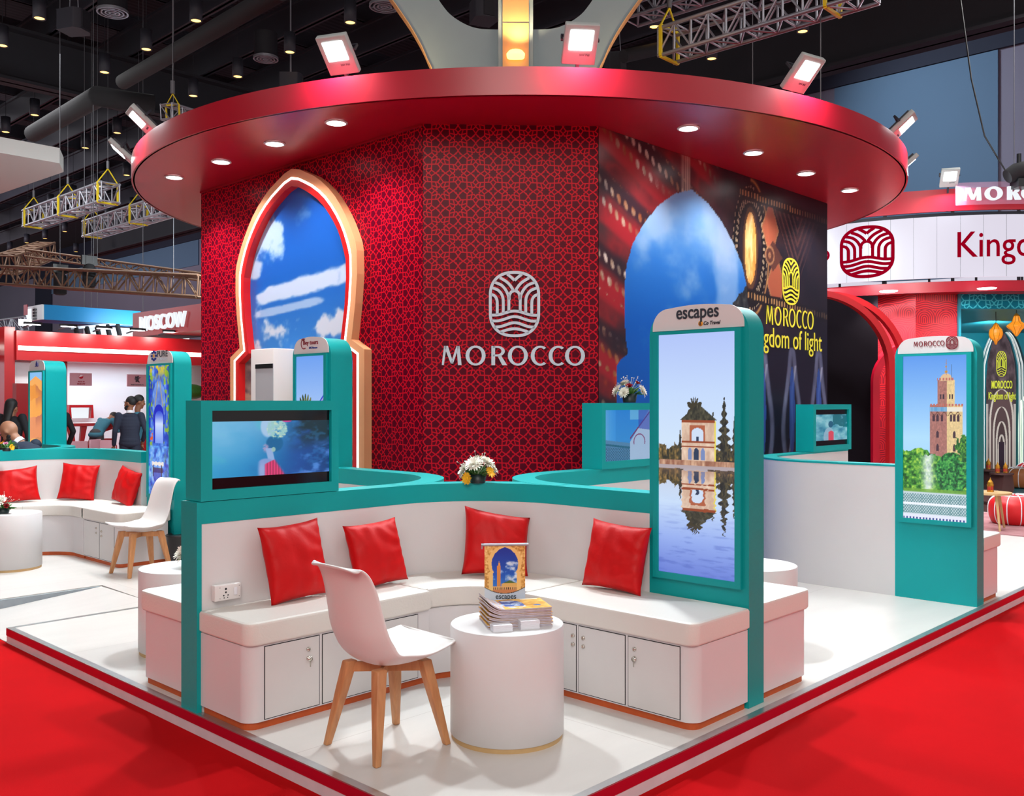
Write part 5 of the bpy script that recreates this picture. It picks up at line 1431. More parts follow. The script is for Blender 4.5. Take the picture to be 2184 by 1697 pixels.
# ================================================================ things on the front table
bn = thing('tabletop_banner', 'small tabletop roller banner with a sandstone arch picture, reading escapes', 'banner', (.985, .845, .521), math.atan2(EX.y, EX.x) + R(4))
def pic_banner(u, v):
    v = .2 + (v - .3) * (.8 / .7)
    img = grad(fbm(u * 22, v * 34), [(.25, (176, 116, 50)), (.5, (222, 168, 90)), (.8, (246, 214, 150))])
    OZ = [.3, .53, .55, .6, .7, .78, .86, .93, .97]; OH = [.3, .3, .27, .31, .33, .31, .25, .14, 0]
    hw = np.interp(v, OZ, OH, right=-1); hw2 = np.interp(v, [q * 1.0 + .02 for q in OZ], [q + .09 for q in OH], right=-1)
    img = put(img, (np.abs(u - .5) < hw2) & (v > .2), (240, 196, 120)); inn = (np.abs(u - .5) < hw) & (v > .2)
    img = put(img, inn.astype(float), grad(v, [(.25, (60, 130, 210)), (.5, (20, 90, 190)), (1, (24, 50, 150))]))
    img = put(img, inn * ss(.5, .75, fbm(u * 5, v * 9) + .15 * (u > .5) - np.abs(v - .55)), (210, 226, 246))
    img = put(img, inn * rect(u, v, .31, .4, .3, .66), (214, 140, 70)); img = put(img, inn * rect(u, v, .335, .378, .66, .71), (226, 160, 80)); img = put(img, inn * rect(u, v, .35, .363, .71, .74), (226, 180, 100))
    bl = inn & (v < .42 - .3 * np.abs(u - .62)) & (u > .42); img = put(img, bl.astype(float), (222, 174, 96)); img = put(img, (bl & (v > .37)).astype(float), (80, 110, 50))
    img = put(img, inn & (v < .32), (226, 176, 110)); img = put(img, inn & (v < .3) & (v > .265) & (np.sin(u * 120) > .2), (90, 50, 40)); img = put(img, inn & (v < .265), (206, 130, 80))
    bo = v < .18 + .3 * (u - .5) ** 2 * 1.6 + .05; cur = .2 + .42 * (u - .5) ** 2
    img = put(img, (v < cur).astype(float), grad(u, [(0, (206, 214, 224)), (1, (190, 204, 220))])); img = put(img, (np.abs(v - cur) < .006).astype(float), (30, 24, 24))
    return img
picture('banner_sheet', frame((-.099, 0, 0), (1, 0, 0), (0, -1, 0)), .198, .335, 90, 150, pic_banner, M['print'], bn)
MB(FY(0, 0, 0)).text('escapes', -.045, .066, .1, .026, .0008, .0015, bold=.012).text('Co Travel', .012, .058, .04, .007, .0008, .0015).build('banner_lettering', M['printdark'], bn)
MB().tube([(-.115, 0, .338), (.115, 0, .338)], .007, 10).box(-.115, -.006, .318, -.108, .004, .338).box(.108, -.006, .318, .115, .004, .338).build('top_rail', M['truss'], bn)
MB().box(-.105, -.03, 0, .105, .035, .012).build('banner_base', M['truss'], bn, bevel=.003)
MB().tube([(0, .012, .01), (0, .004, .335)], .003, 6).build('support_pole', M['truss'], bn)

def pic_mag(u, v):
    img = grad(fbm(u * 14, v * 12), [(.25, (214, 150, 50)), (.6, (240, 186, 84)), (.9, (250, 216, 130))])
    a = (np.abs(u - .42) < .21) & (v > .12) & (v < .5 + .4 * np.sqrt(np.clip(1 - ((u - .42) / .21) ** 2, 0, 1))); img = put(img, a.astype(float), (28, 90, 176))
    img = put(img, a & (np.abs(u - .3 + .05 * v) < .022) & (v < .8), (226, 150, 70)); img = put(img, a & (v < .26), (236, 180, 90)); img = put(img, a & (fbm(u * 8, v * 8) > .58), (190, 210, 236))
    img = put(img, rect(u, v, .32, .54, .78, .84), (230, 236, 246)); img = put(img, (np.hypot(u - .82, (v - .3)) < .06), (40, 110, 190)); img = put(img, rect(u, v, .66, .95, .9, 1), (236, 228, 214))
    img = put(img, rect(u, v, .1, .16, .3, .5), (70, 130, 190))
    return img
mrz = -33
NM = 12
for i in range(NM):
    th = .0073; rs = random.Random(50 + i)
    pos_ = 'bottom' if i == 0 else ('top' if i == NM - 1 else ORD[i] + ' from the bottom')
    g_ = thing('magazine', 'orange travel magazine, %s of the stack on the front drum table' % pos_, 'magazine', (.893 + rs.uniform(-.004, .004), .69 + rs.uniform(-.004, .004), .5205 + i * th), R(mrz + rs.uniform(-1.2, 1.2)), 'magazines stacked on the front drum table')
    def curl(x): return .0011 * i * max(0, (-.07 - x) / .08) ** 2 * 3.2
    xs = np.linspace(-.15, .15, 16); b = MB(); 
    L_ = [(x, curl(x) ) for x in xs]
    v = []
    for x, c_ in L_: v += [(x, -.105, c_), (x, .105, c_), (x, .105, c_ + th - .0008), (x, -.105, c_ + th - .0008)]
    f = []
    for k_ in range(15):
        A_ = 4 * k_; B_ = A_ + 4; f += [(A_ + 3, B_ + 3, B_ + 2, A_ + 2), (A_, A_ + 1, B_ + 1, B_), (A_, B_, B_ + 3, A_ + 3), (A_ + 1, A_ + 2, B_ + 2, B_ + 1)]
    f += [(0, 3, 2, 1), (60, 61, 62, 63)]
    b.add(v, f); b.build('page_block', M['pages'], g_)
    def cv(uu, vv, th=th, i=i):
        x = -.151 + uu * .302; return np.stack([x, -.106 + vv * .212, np.array([curl(q) for q in x]) + th - .0006], 1)
    picture('cover', Matrix.Identity(4), .3, .21, 60 if i == NM - 1 else 15, 40 if i == NM - 1 else 2, pic_mag, M['print'], g_, curve=cv)
def cards(x, y, rz, n_, lab):
    t = thing('card_stack', lab, 'business cards', (x, y, .5205), R(rz), 'stacks of business cards')
    for i in range(n_):
        rs = random.Random(i + int(x * 100)); dx = rs.uniform(-.0012, .0012)
        MB().box(-.045 + dx, -.0275 - dx, i * .003, .045 + dx, .0275 - dx, i * .003 + .0027).build('card', M['paper'], t)
cards(.735, .625, -30, 10, 'left of two small stacks of white business cards before the magazines')
cards(.857, .57, -30, 13, 'right and taller of two stacks of white business cards before the magazines')
# ================================================================ flowers
def petal_head(c, d, r, m, par, kind, name):
    c = Vector(c); d = Vector(d).normalized(); q = d.to_track_quat('Z', 'Y').to_matrix().to_4x4()
    Mx = Matrix.Translation(c) @ q; b = MB(Mx); rs = random.Random(int(c.x * 1e4) + int(c.z * 1e3))
    if kind == 'mum': rings = [(8, .15, .35), (14, .4, .6), (18, .7, .85), (22, 1.0, 1.0), (20, 1.35, 1.05)]
    elif kind == 'gerbera': rings = [(16, 1.25, 1.0), (16, 1.4, .92)]
    else: rings = [(4, .12, .5), (5, .35, .62), (6, .65, .75), (7, .95, .85)]
    for n_, tilt, ln in rings:
        for i in range(n_):
            a = 2 * PI * (i + rs.random() * .5) / n_; t_ = tilt + rs.uniform(-.08, .08); l = r * ln * rs.uniform(.9, 1.08)
            w = l * (.13 if kind == 'mum' else .16 if kind == 'gerbera' else .42)
            ca, sa = math.cos(a), math.sin(a)
            def pt(s_, wd, up=0):
                rad = l * s_ * math.sin(t_ * (.5 + .5 * s_)); zz = l * s_ * math.cos(t_ * (.5 + .5 * s_)) + up
                return (ca * rad - sa * wd, sa * rad + ca * wd, zz)
            b.add([pt(.02, -w * .3), pt(.02, w * .3), pt(.55, -w, .0), pt(.55, w, .0), pt(.55, 0, -w * .35), pt(1, -w * .35), pt(1, w * .35)],
                  [(0, 4, 2), (0, 1, 4), (1, 3, 4), (2, 4, 5), (4, 6, 5), (4, 3, 6)], True)
    o = b.build(name, m, par)
    if kind == 'gerbera': MB(Mx).ell((0, 0, r * .12), (r * .24, r * .24, r * .1), 12, 6).build('flower_centre', M['petaly'], par)
    return o
def bouquet(P, lab, heads, potr=.05, poth=.06, sprays=True, seed=1, pot='pot'):
    t = thing('flower_arrangement', lab, 'flowers', P, 0, 'potted flower arrangements')
    MB().lathe([(potr * .82, 0), (potr, poth), (potr * .9, poth), (potr * .8, poth * .8)], 24).build('pot', M[pot], t)
    rs = random.Random(seed)
    lf = MB()
    for i in range(34):
        a = rs.uniform(0, 2 * PI); el = rs.uniform(.1, 1.1); l = rs.uniform(.06, .11); c0 = Vector((math.cos(a) * potr * .5, math.sin(a) * potr * .5, poth * .9))
        d = Vector((math.cos(a) * math.cos(el), math.sin(a) * math.cos(el), math.sin(el))); s_ = d.cross(Vector((0, 0, 1))).normalized() * l * .16
        m_ = c0 + d * l * .6
        lf.add([c0, m_ + s_, c0 + d * l - Vector((0, 0, l * .15)), m_ - s_], [(0, 1, 2, 3)])
    lf.build('foliage', M['leaf'], t)
    for (dx, dy, dz, r, k, c) in heads:
        q = EX * dx - EY * dy
        c_ = Vector((q.x, q.y, dz)); d = Vector((q.x, q.y, dz - poth * .6))
        st = MB().tube([(0, 0, poth * .7), c_ * .6 + Vector((0, 0, poth * .3)), c_], .0025, 5); 
        h = petal_head(c_, d, r, M[{'w': 'petalw', 'y': 'petaly', 'r': 'petalr', 'p': 'petalp', 'o': 'printorange'}[c]], t, k, {'mum': 'chrysanthemum', 'gerbera': 'gerbera', 'rose': 'rose'}[k])
        s2 = st.build('stem', M['leaf'], t)
    if sprays:
        b = MB()
        for i in range(26):
            a = rs.uniform(0, 2 * PI); el = rs.uniform(.5, 1.4); l = rs.uniform(.09, .15); d = Vector((math.cos(a) * math.cos(el), math.sin(a) * math.cos(el), math.sin(el)))
            e = Vector((0, 0, poth)) + d * l; b.tube([(0, 0, poth), e], .0008, 4); b.ell(e, .004, 6, 4)
        b.build('filler_sprig', M['petalw'], t)
    return t
bouquet((1.795, 1.862, 1.05), 'white chrysanthemums and yellow gerberas in a dark pot on the teal cap in the middle', [
    (-.075, .02, .075, .055, 'mum', 'w'), (-.02, .05, .11, .06, 'mum', 'w'), (.05, .03, .12, .055, 'mum', 'w'), (.085, 0, .08, .05, 'mum', 'w'), (0, -.04, .13, .05, 'mum', 'w'),
    (-.06, .07, .035, .042, 'gerbera', 'y'), (.075, .06, .07, .04, 'gerbera', 'y'), (.04, .0, .145, .035, 'gerbera', 'y')], .055, .055, seed=2)
bouquet((3.66, 2.08, 1.548), 'white chrysanthemums with red roses on top of the courtyard screen box', [
    (-.09, .02, .09, .055, 'mum', 'w'), (.085, .03, .085, .055, 'mum', 'w'), (-.03, -.03, .14, .05, 'mum', 'w'), (-.01, .06, .12, .04, 'rose', 'r'), (.055, .02, .145, .038, 'rose', 'r'), (-.05, .07, .075, .045, 'mum', 'w')], .06, .07, seed=5)
bouquet((.62, 3.19, .521), 'white chrysanthemum and red roses on the drum table behind the left post', [
    (-.06, .05, .085, .065, 'mum', 'w'), (-.01, .08, .06, .05, 'mum', 'w'), (.0, .0, .145, .045, 'rose', 'r'), (.05, .03, .13, .045, 'rose', 'r'), (.03, .06, .1, .04, 'rose', 'r'), (-.04, -.03, .13, .05, 'mum', 'w'), (.08, .0, .09, .05, 'mum', 'w')], .06, .06, seed=8)
bouquet((.80, 7.14, .521), 'red and white flowers on the drum table at the left edge of the photo', [
    (-.06, .03, .1, .06, 'mum', 'w'), (0, .05, .12, .06, 'mum', 'w'), (.05, .05, .07, .04, 'rose', 'r'), (.03, -.02, .12, .04, 'rose', 'r')], .055, .05, seed=9)
bouquet(pz(14, 962, 1.05) + Vector((0, 0, 0)), 'small pot of pink, orange and yellow flowers before the bald man', [
    (-.03, .03, .08, .035, 'gerbera', 'o'), (.01, .03, .07, .035, 'rose', 'p'), (.06, .02, .04, .035, 'gerbera', 'y'), (-.02, .0, .1, .03, 'rose', 'r')], .045, .04, False, seed=12)

# ================================================================ people
def lump(b, pts, n=10):
    for i in range(len(pts) - 1):
        (p, r), (q, s_) = pts[i], pts[i + 1]
        b.tube([p, q], [r, s_], n); b.ell(p, r, n, 8)
    b.ell(pts[-1][0], pts[-1][1], n, 8)
def remesh(o, v=.012, sm=6):
    m = o.modifiers.new('r', 'REMESH'); m.mode = 'VOXEL'; m.voxel_size = v; m.use_smooth_shade = True
    s_ = o.modifiers.new('sm', 'SMOOTH'); s_.factor = .6; s_.iterations = sm
def person(lab, P, rz, J, parts, skin='skin', voxel=.012):
    """J joints in local metres facing +x; parts: clothing colours"""
    t = thing('person', lab, 'person', P, rz)
    V = {k_: Vector(v) for k_, v in J.items()}
    b = MB(); h = V['head']; up = (h - V['neck']).normalized(); fw = V.get('face', Vector((1, 0, 0))).normalized(); sd = up.cross(fw).normalized(); fw = sd.cross(up)
    HM = Matrix(((fw.x, sd.x, up.x, h.x), (fw.y, sd.y, up.y, h.y), (fw.z, sd.z, up.z, h.z), (0, 0, 0, 1)))
    b.ell((-.012, 0, .02), (.096, .076, .104), 20, 14, HM); b.ell((.03, 0, -.05), (.058, .052, .064), 16, 10, HM)
    b.ell((.098, 0, -.02), (.018, .014, .026), 10, 8, HM); b.ell((.078, 0, -.072), (.018, .028, .01), 10, 8, HM); b.ell((.072, 0, -.1), (.022, .026, .018), 10, 8, HM)
    for s_ in (1, -1):
        b.ell((.078, .032 * s_, .012), (.014, .022, .012), 8, 6, HM); b.ell((-.005, .078 * s_, -.01), (.02, .012, .034), 10, 8, HM); b.ell((.06, .04 * s_, -.035), (.03, .022, .028), 10, 8, HM)
    lump(b, [(h - up * .05, .055), (V['neck'], .056), (V['chest'].lerp(V['neck'], .5), .05), (V['chest'], .07)])
    for s_, a in ((1, 'L'), (-1, 'R')):
        sh, el_, wr = V['sh' + a], V['el' + a], V['wr' + a]
        lump(b, [(sh, .055), (el_, .042), (wr, .027)])
        d = (wr - el_).normalized(); pc = wr + d * .05; b.ell(pc, (.03, .03, .035), 10, 8)
        nrm = d.cross(Vector((0, 1, 0))).normalized() if abs(d.y) < .9 else Vector((0, 0, 1)); lat = d.cross(nrm).normalized()
        for k in range(4):
            o_ = lat * (-.024 + .016 * k); l = (.065, .075, .07, .055)[k]
            b.tube([pc + o_, pc + o_ + d * l * .6, pc + o_ * .9 + d * l + nrm * .02], [.0095, .009, .0075], 8)
        b.tube([pc - d * .02 + lat * -.02, pc + lat * -.045 + d * .01, pc + lat * -.05 + d * .035], [.012, .01, .008], 8)
    lump(b, [(V['chest'], .07), (V['hip'], .09)])
    for a in 'LR': lump(b, [(V['hp' + a], .085), (V['kn' + a], .055), (V['an' + a], .036)])
    o = b.build('body', M[skin], t); remesh(o, voxel, 4)
    up_, lo, hr = parts['top'], parts['low'], parts.get('hair')
    b = MB(); tor = V['hip'] - V['chest']
    for k in range(9):
        q = k / 8; c = V['chest'].lerp(V['hip'], q * 1.12) ; rx = np.interp(q, [0, .3, .7, 1], [.11, .125, .115, .135]); ry = np.interp(q, [0, .15, .6, 1], [.17, .195, .165, .195])
        b.ell(c, (rx, ry, .09), 18, 10)
    b.ell(V['chest'] + (V['neck'] - V['chest']) * .5, (.085, .13, .06), 16, 10)
    for a in 'LR': lump(b, [(V['sh' + a], .068), (V['sh' + a].lerp(V['el' + a], .5), .056), (V['el' + a], .05), (V['el' + a].lerp(V['wr' + a], .92 if parts.get('long', 1) else .1), .042 if parts.get('long', 1) else .054)])
    o = b.build(parts.get('topname', 'jacket'), M[up_], t); remesh(o, voxel * 1.1, 5)
    b = MB(); b.ell(V['hip'], (.135, .18, .12), 18, 10)
    for a in 'LR': lump(b, [(V['hp' + a], .098), (V['kn' + a], .072), (V['an' + a] + Vector((0, 0, .02)), .058)])
    o = b.build('trousers', M[lo], t); remesh(o, voxel * 1.1, 5)
    b = MB()
    for a in 'LR': f_ = V['an' + a]; b.ell((f_.x + .05, f_.y, f_.z - .045), (.13, .048, .045), 14, 8)
    b.build('shoes', M['black'], t)
    if hr:
        b = MB()
        b.ell((-.026, 0, .038), (.1, .084, .102), 22, 14, HM)
        if hr == 'long':
            for k in range(22): b.ell((-.07 - .003 * k, 0, .04 - .022 * k), (.05, .088 - .0022 * k, .06), 16, 10, HM)
            b.ell((-.03, 0, .07), (.1, .09, .085), 18, 10, HM)
        o = b.build('hair', M['hair'], t); remesh(o, .01, 3)
    if parts.get('beard'):
        b = MB(); b.ell((.042, 0, -.078), (.06, .06, .052), 20, 12, HM); b.ell((.02, 0, -.055), (.05, .066, .04), 20, 12, HM)
        o = b.build('beard', M['hair'], t)
    if parts.get('collar'):
        b = MB(); c = V['neck'] - up * .015; b.tube([c - up * .02, c + up * .03], [.066, .06], 18); b.build('shirt_collar', M['paper'], t)
    b = MB()
    for s_ in (1, -1): b.ell((.088, .032 * s_, .01), (.008, .012, .006), 8, 6, HM); b.ell((.084, .034 * s_, .032), (.012, .022, .005), 8, 6, HM)
    b.build('eyes_and_brows', M['hair'], t)
    return t
def stand(lean=0.0, **k):
    J = dict(hip=(0, 0, .95), chest=(.02 + lean * .3, 0, 1.33), neck=(.0 + lean * .45, 0, 1.49), head=(.02 + lean * .6, 0, 1.63), hpL=(0, .09, .9), hpR=(0, -.09, .9), knL=(.02, .1, .5), knR=(.02, -.1, .5), anL=(-.01, .11, .09), anR=(-.01, -.11, .09),
             shL=(0 + lean * .4, .19, 1.41), shR=(0 + lean * .4, -.19, 1.41), elL=(-.04, .25, 1.13), elR=(-.04, -.25, 1.13), wrL=(.06, .27, .87), wrR=(.06, -.27, .87), face=(1, 0, 0))
    J.update(k); return J
def head_dir(dx, dy):        # heading in the photo: dx right, dy away
    v = EX * dx + EY * dy; return math.atan2(v.y, v.x)
def ground(px, D, z=-.1):
    p = pd(px, 858, D); return (p.x, p.y, z)
person('man standing in a navy suit seen from behind, dark hair and beard', ground(277, 17.3), head_dir(-.35, .9), stand(face=(.55, .95, 0), elR=(-.06, -.27, 1.14), wrR=(.1, -.22, .95)), dict(top='suit', low='suit', hair='short', beard=1, collar=1))
person('dark-haired man in a blue patterned shirt behind the man in the navy suit', ground(293, 18.2), head_dir(.9, .4), stand(head=(.04, 0, 1.66), neck=(0, 0, 1.51)), dict(top='cloth_teal', low='trouser', hair='short', topname='shirt'))
person('woman with long black hair in a black top seen from behind at the far left', ground(24, 15.3), head_dir(.1, 1), stand(head=(.02, 0, 1.56), neck=(0, 0, 1.43), elL=(.02, .27, 1.15), elR=(.02, -.27, 1.15)), dict(top='cloth_black', low='cloth_black', hair='long', topname='top'))
person('person in black half hidden behind the orange dune tower', ground(121, 17.0), head_dir(-.9, .5), stand(elL=(-.1, .26, 1.13), elR=(-.1, -.26, 1.13)), dict(top='cloth_black', low='cloth_black', hair='short'))
person('person in a teal shirt and grey trousers bending behind the white bar', ground(206, 21.5), head_dir(.4, .9), stand(chest=(.2, 0, 1.2), neck=(.34, 0, 1.26), head=(.46, 0, 1.3), shL=(.28, .19, 1.24), shR=(.28, -.19, 1.24), elL=(.4, .24, 1.0), elR=(.4, -.24, 1.0), wrL=(.6, .2, 1.08), wrR=(.6, -.2, 1.08), face=(.7, 0, -.7)), dict(top='cloth_teal', low='trouser', hair='short', topname='shirt', long=0))
g = pd(60, 858, 10.6)
person('bald bearded man in a dark blue suit leaning forward at the far left', (g.x, g.y, 0), head_dir(-1, .12), dict(hip=(-.28, 0, .68), chest=(-.03, 0, 1.0), neck=(.12, 0, 1.12), head=(.225, 0, 1.225), face=(.82, 0, -.57), hpL=(-.26, .09, .6), hpR=(-.26, -.09, .6), knL=(.16, .12, .56), knR=(.16, -.12, .56), anL=(.14, .12, .1), anR=(.14, -.12, .1),
       shL=(.05, .21, 1.07), shR=(.05, -.21, 1.07), elL=(.14, .27, .78), elR=(.14, -.27, .78), wrL=(.38, .14, .72), wrR=(.38, -.14, .72)), dict(top='suit2', low='suit2', beard=1, collar=1), skin='skin2')

# ================================================================ red booth behind on the left
BY = 20.3
bt = thing('red_booth', 'red and white exhibition booth with a glowing white line, behind the left bays', 'booth', (7.5, BY, -.1))
def bl(b, n, m, par=bt): return b.build(n, M[m], par, local=False)
bl(MB().box(5.42, BY, 2.5, 13, BY + .5, 3.16), 'fascia', 'redbooth'); bl(MB().box(-3, BY + .9, 2.5, 5.2, BY + 1.3, 3.3), 'fascia', 'redbooth')
bl(MB().box(5.45, BY - .03, 2.72, 13, BY - .003, 2.82), 'led_line', 'lampsoft'); bl(MB().box(-3, BY + .87, 2.76, 5.15, BY + .897, 2.87), 'led_line', 'lampsoft')
bl(MB().box(5.2, BY + .1, -.1, 5.42, BY + .6, 3.24), 'pillar', 'redbooth'); xq = MBy(136, 858, BY + .3).x; bl(MB().box(xq - .05, BY + .25, -.1, xq + .06, BY + .45, 2.5), 'pillar', 'redbooth')
bl(MB().box(5.42, BY + .3, -.1, 6.6, BY + .34, 2.5), 'side_wall', 'whitebooth')
bl(MB().box(-3, BY + 3.2, -.1, 14, BY + 3.3, 3.2), 'back_wall', 'whitebooth'); bl(MB().box(-3, BY + .5, 2.62, 13, BY + 3.2, 2.7), 'ceiling_panel', 'whitebooth')
bl(MB().box(12.2, BY + 1.5, 1.0, 12.25, BY + 3.1, 2.4), 'dark_opening', 'matteblack')
bl(MB().box(11.0, BY + 3.12, -.1, 11.08, BY + 3.18, 2.5), 'led_line', 'lampsoft')
bl(MB().box(10.4, BY + 3.12, -.1, 10.48, BY + 3.18, 2.5), 'led_line', 'lampsoft')
def board(px0, px1, y0, y1, name, lab, cat):
    q0 = pd(px0, y1, 21.9); q1 = pd(px1, y1, 21.9)
    a0 = MBy(px0, y1, BY + 1.2); a1 = MBy(px1, y0, BY + 1.2)
    t = thing(name, lab, cat, (a0.x, BY + 1.2, a0.z)); F = FY(0, 0, 0)
    return t, F, a1.x - a0.x, a1.z - a0.z
t, F, w, h = board(148, 195, 796, 822, 'booth_sign', 'pink sign reading MADE IN MOSCOW with a red and white ball mark', 'sign')
MB(F).box(0, 0, 0, w, h, .03).build('board', M['pinkboard'], t)
b = MB(F); b.text('MADE IN', w * .36, h * .27, w * .3, h * .11, .031, .036, bold=.02); b.text('MOSCOW', w * .33, h * .08, w * .36, h * .14, .031, .036, bold=.03); b.build('sign_lettering', M['printred'], t)
MB(F).lathe([(0, 0), (h * .17, 0), (h * .17, .006), (0, .006)], 20, Matrix.Translation((w * .5, h * .72, .031)), cap=False).build('sign_mark', M['printred'], t)
MB(F).prism([(w * .5 + h * .15 * math.cos(a), h * .72 + h * .15 * math.sin(a)) for a in np.linspace(R(20), R(200), 12)], .037, .04).build('sign_mark', M['paper'], t)
t, F, w, h = board(270, 316, 799, 824, 'booth_sign', 'pink sign with a black winged beast mark and the words VisitTyumen.ru', 'sign')
MB(F).box(0, 0, 0, w, h, .03).build('board', M['pinkboard'], t)
b = MB(F); b.text('VisitTyumen.ru', w * .16, h * .08, w * .6, h * .14, .031, .036, bold=.015)
b.tube([(w * .4, h * .4, .035), (w * .47, h * .55, .035), (w * .46, h * .75, .035), (w * .52, h * .88, .035)], [.02, .035, .03, .015], 8); b.tube([(w * .47, h * .65, .035), (w * .6, h * .75, .035)], .012, 6); b.tube([(w * .46, h * .5, .035), (w * .56, h * .36, .035)], .015, 6); b.tube([(w * .4, h * .85, .035), (w * .36, h * .6, .035), (w * .44, h * .55, .035)], .012, 6)
b.build('sign_lettering', M['printdark'], t)
# lamps along the fascia
for i, px in enumerate((70, 146, 222, 294, 363)):
    p_ = MBy(px, 703 + i * 4, BY - .55)
    f_ = thing('fascia_lamp', 'small oval arm lamp over the glowing red fascia, %s from the left' % ORD[i], 'lamp', (p_.x, p_.y, 3.27), 0, 'arm lamps over the red fascia')
    MB().prism([(.2 * math.cos(a), .09 * math.sin(a)) for a in np.linspace(0, 2 * PI, 17)[:-1]], 0, .05).build('housing', M['matteblack'], f_)
    MB().prism([(.17 * math.cos(a), .07 * math.sin(a)) for a in np.linspace(0, 2 * PI, 17)[:-1]], -.012, -.001).build('lit_face', M['lamp'], f_)
    MB().bar((0, 0, .02), (0, .6, -.04), .03).build('arm', M['steel'], f_)
    area('fascia_lamp_beam', (p_.x, p_.y, 3.24), (p_.x, BY + .1, 2.75), .15, 12, (1, .95, .9))
for i, px in enumerate((171, 191, 223, 242, 273, 293)):
    p_ = MBy(px, 782, BY + 1.4 + .3 * (i % 2))
    d_ = tag(MB().lathe([(0, 0), (.09, 0), (.1, .02), (0, .02)], 20, cap=False).build('booth_downlight', M['lamp']), 'small round ceiling light of the red booth, %s from the left' % ORD[i], 'ceiling light', 'ceiling lights in the red booth'); d_.location = (p_.x, p_.y, 2.595)
area('booth_light', (8, BY + 2, 2.55), (8, BY + 2, 0), 4, 85, (.72, .9, 1), sy=1.5)
area('booth_light', (4, BY + 2.2, 2.55), (4, BY + 2.2, 0), 3, 60, (.72, .9, 1), sy=1.5)
# framed lit panel on its wall
a0 = MBy(145, 892, BY + 3.1); a1 = MBy(192, 866, BY + 3.1)
t = thing('wall_niche', 'red-framed lit white niche on the red booth back wall', 'wall niche', (a0.x, BY + 3.1, a0.z)); F = FY(0, 0, 0); w = a1.x - a0.x; h = a1.z - a0.z
MB(F).stroke([(0, 0), (0, h), (w, h), (w, 0)], .08, 0, .15).build('frame', M['redbooth'], t); MB(F).box(.05, 0, 0, w - .05, h - .05, .02).build('lit_panel', M['signwhite'], t)
# red pillar frame at the far left
a0 = MBx(10, 890, 4.0); tag(MB().box(a0.x, a0.y - .6, -.1, a0.x + .5, a0.y - .4, 1.9).build('red_partition', M['redbooth']), 'short red partition at the far left edge of the red booth', 'partition')
# bar counter with red edge and red decorative shapes under it
bc = thing('bar_counter', 'long white bar counter with a red edge in front of the red booth', 'bar counter', (8.5, BY - .6, -.1))
a0 = MBy(138, 898, BY - .9); a1 = MBy(330, 898, BY - .9)
bl(MB().box(a0.x, BY - .9, 1.02, a1.x, BY - .45, 1.09), 'top', 'whitebooth', bc); bl(MB().box(a0.x, BY - .93, 1.015, a1.x, BY - .9, 1.08), 'red_edge', 'redbooth', bc)
bl(MB().box(a1.x - .1, BY - .8, -.1, a1.x, BY - .5, 1.02).box(a0.x, BY - .8, -.1, a0.x + .08, BY - .5, 1.02), 'support', 'whitebooth', bc)
def deco(px, pts, lab):
    a = MBy(px, 955, BY - .85); b = MB(FY(a.x, BY - .85, -.08))
    b.stroke(pts, .13, -.06, .02); q = b.build('cutout_letter', M['redbooth']); tag(q, lab, 'letter shape', 'red cutout letter shapes at the bar')
deco(150, [(0, 1.1), (.16, .1), (.3, 1.1)], 'slanting red cutout shape under the bar nearest the dune tower')
deco(163, [(0, 0), (.1, .6), (.2, 0)], 'low pointed red cutout shape under the bar beside a pink chair')
deco(192, [(0, 0), (0, .6), (.08, .85), (.3, 1.02), (.5, 1.08)], 'tall curved red cutout shape under the bar left of the bending person')
deco(218, [(0, .0), (0, .62), (.08, .75), (.2, .75), (.27, .62), (.27, 0)], 'rounded red cutout ring under the bar left of the man in the suit')
deco(305, [(0, .3), (.1, .85), (.4, 1.05)], 'curved red cutout shape under the bar right of the man in the suit')
# pink chairs
def pchair(px, D, rz, lab, first=[None]):
    g_ = ground(px, D)
    if first[0]:
        return copy_thing(first[0], g_, rz, lab)
    t = thing('bar_chair', lab, 'chair', g_, rz, 'pink bar chairs at the red booth'); first[0] = t
    MB().box(-.2, -.2, .44, .2, .2, .47).build('seat', M['pink'], t, bevel=.02); MB().prism([(-.24, -.17), (-.215, -.19), (-.2, -.17), (-.2, .17), (-.215, .19), (-.24, .17)], .52, .86).build('backrest', M['pink'], t, bevel=.015)
    for x in (-.2, .2):
        for y in (-.2, .2): MB().tube([(x, y, .45), (x * 1.15, y * 1.15, 0)], .012, 6).build('leg', M['truss'], t)
    return t
pchair(166, 19.6, 1.2, 'pink moulded chair at the bar just right of the dune tower'); pchair(184, 20.4, 2.1, 'pink moulded chair at the bar beside the tall curved red shape')
pchair(243, 20.2, .6, 'pink moulded chair at the bar left of the man in the navy suit'); pchair(309, 20.5, 2.2, 'pink moulded chair at the bar beside the blue alley tower')
# red sign box
XS = MBy(283, 858, 22.0).x
q0 = MBx(283, 719, XS); q1 = MBx(430, 712, XS); zt = MBx(283, 668, XS).z
sb = thing('sign_box', 'red box sign with glowing white block letters reading MOSCOW', 'sign', (XS, q0.y, q0.z))
MB(FX(0, 0, 0)).box(0, 0, -1.2, q0.y - q1.y, zt - q0.z, 0).build('box', M['redbooth'], sb)
l0 = MBx(302, 709, XS); l1 = MBx(399, 667, XS)
MB(FX(0, 0, 0)).text('MOSCOW', q0.y - l0.y, (zt - q0.z) * .2, l0.y - l1.y, (zt - q0.z) * .6, .0, .07, bold=.012).build('block_letters', M['signwhite'], sb)
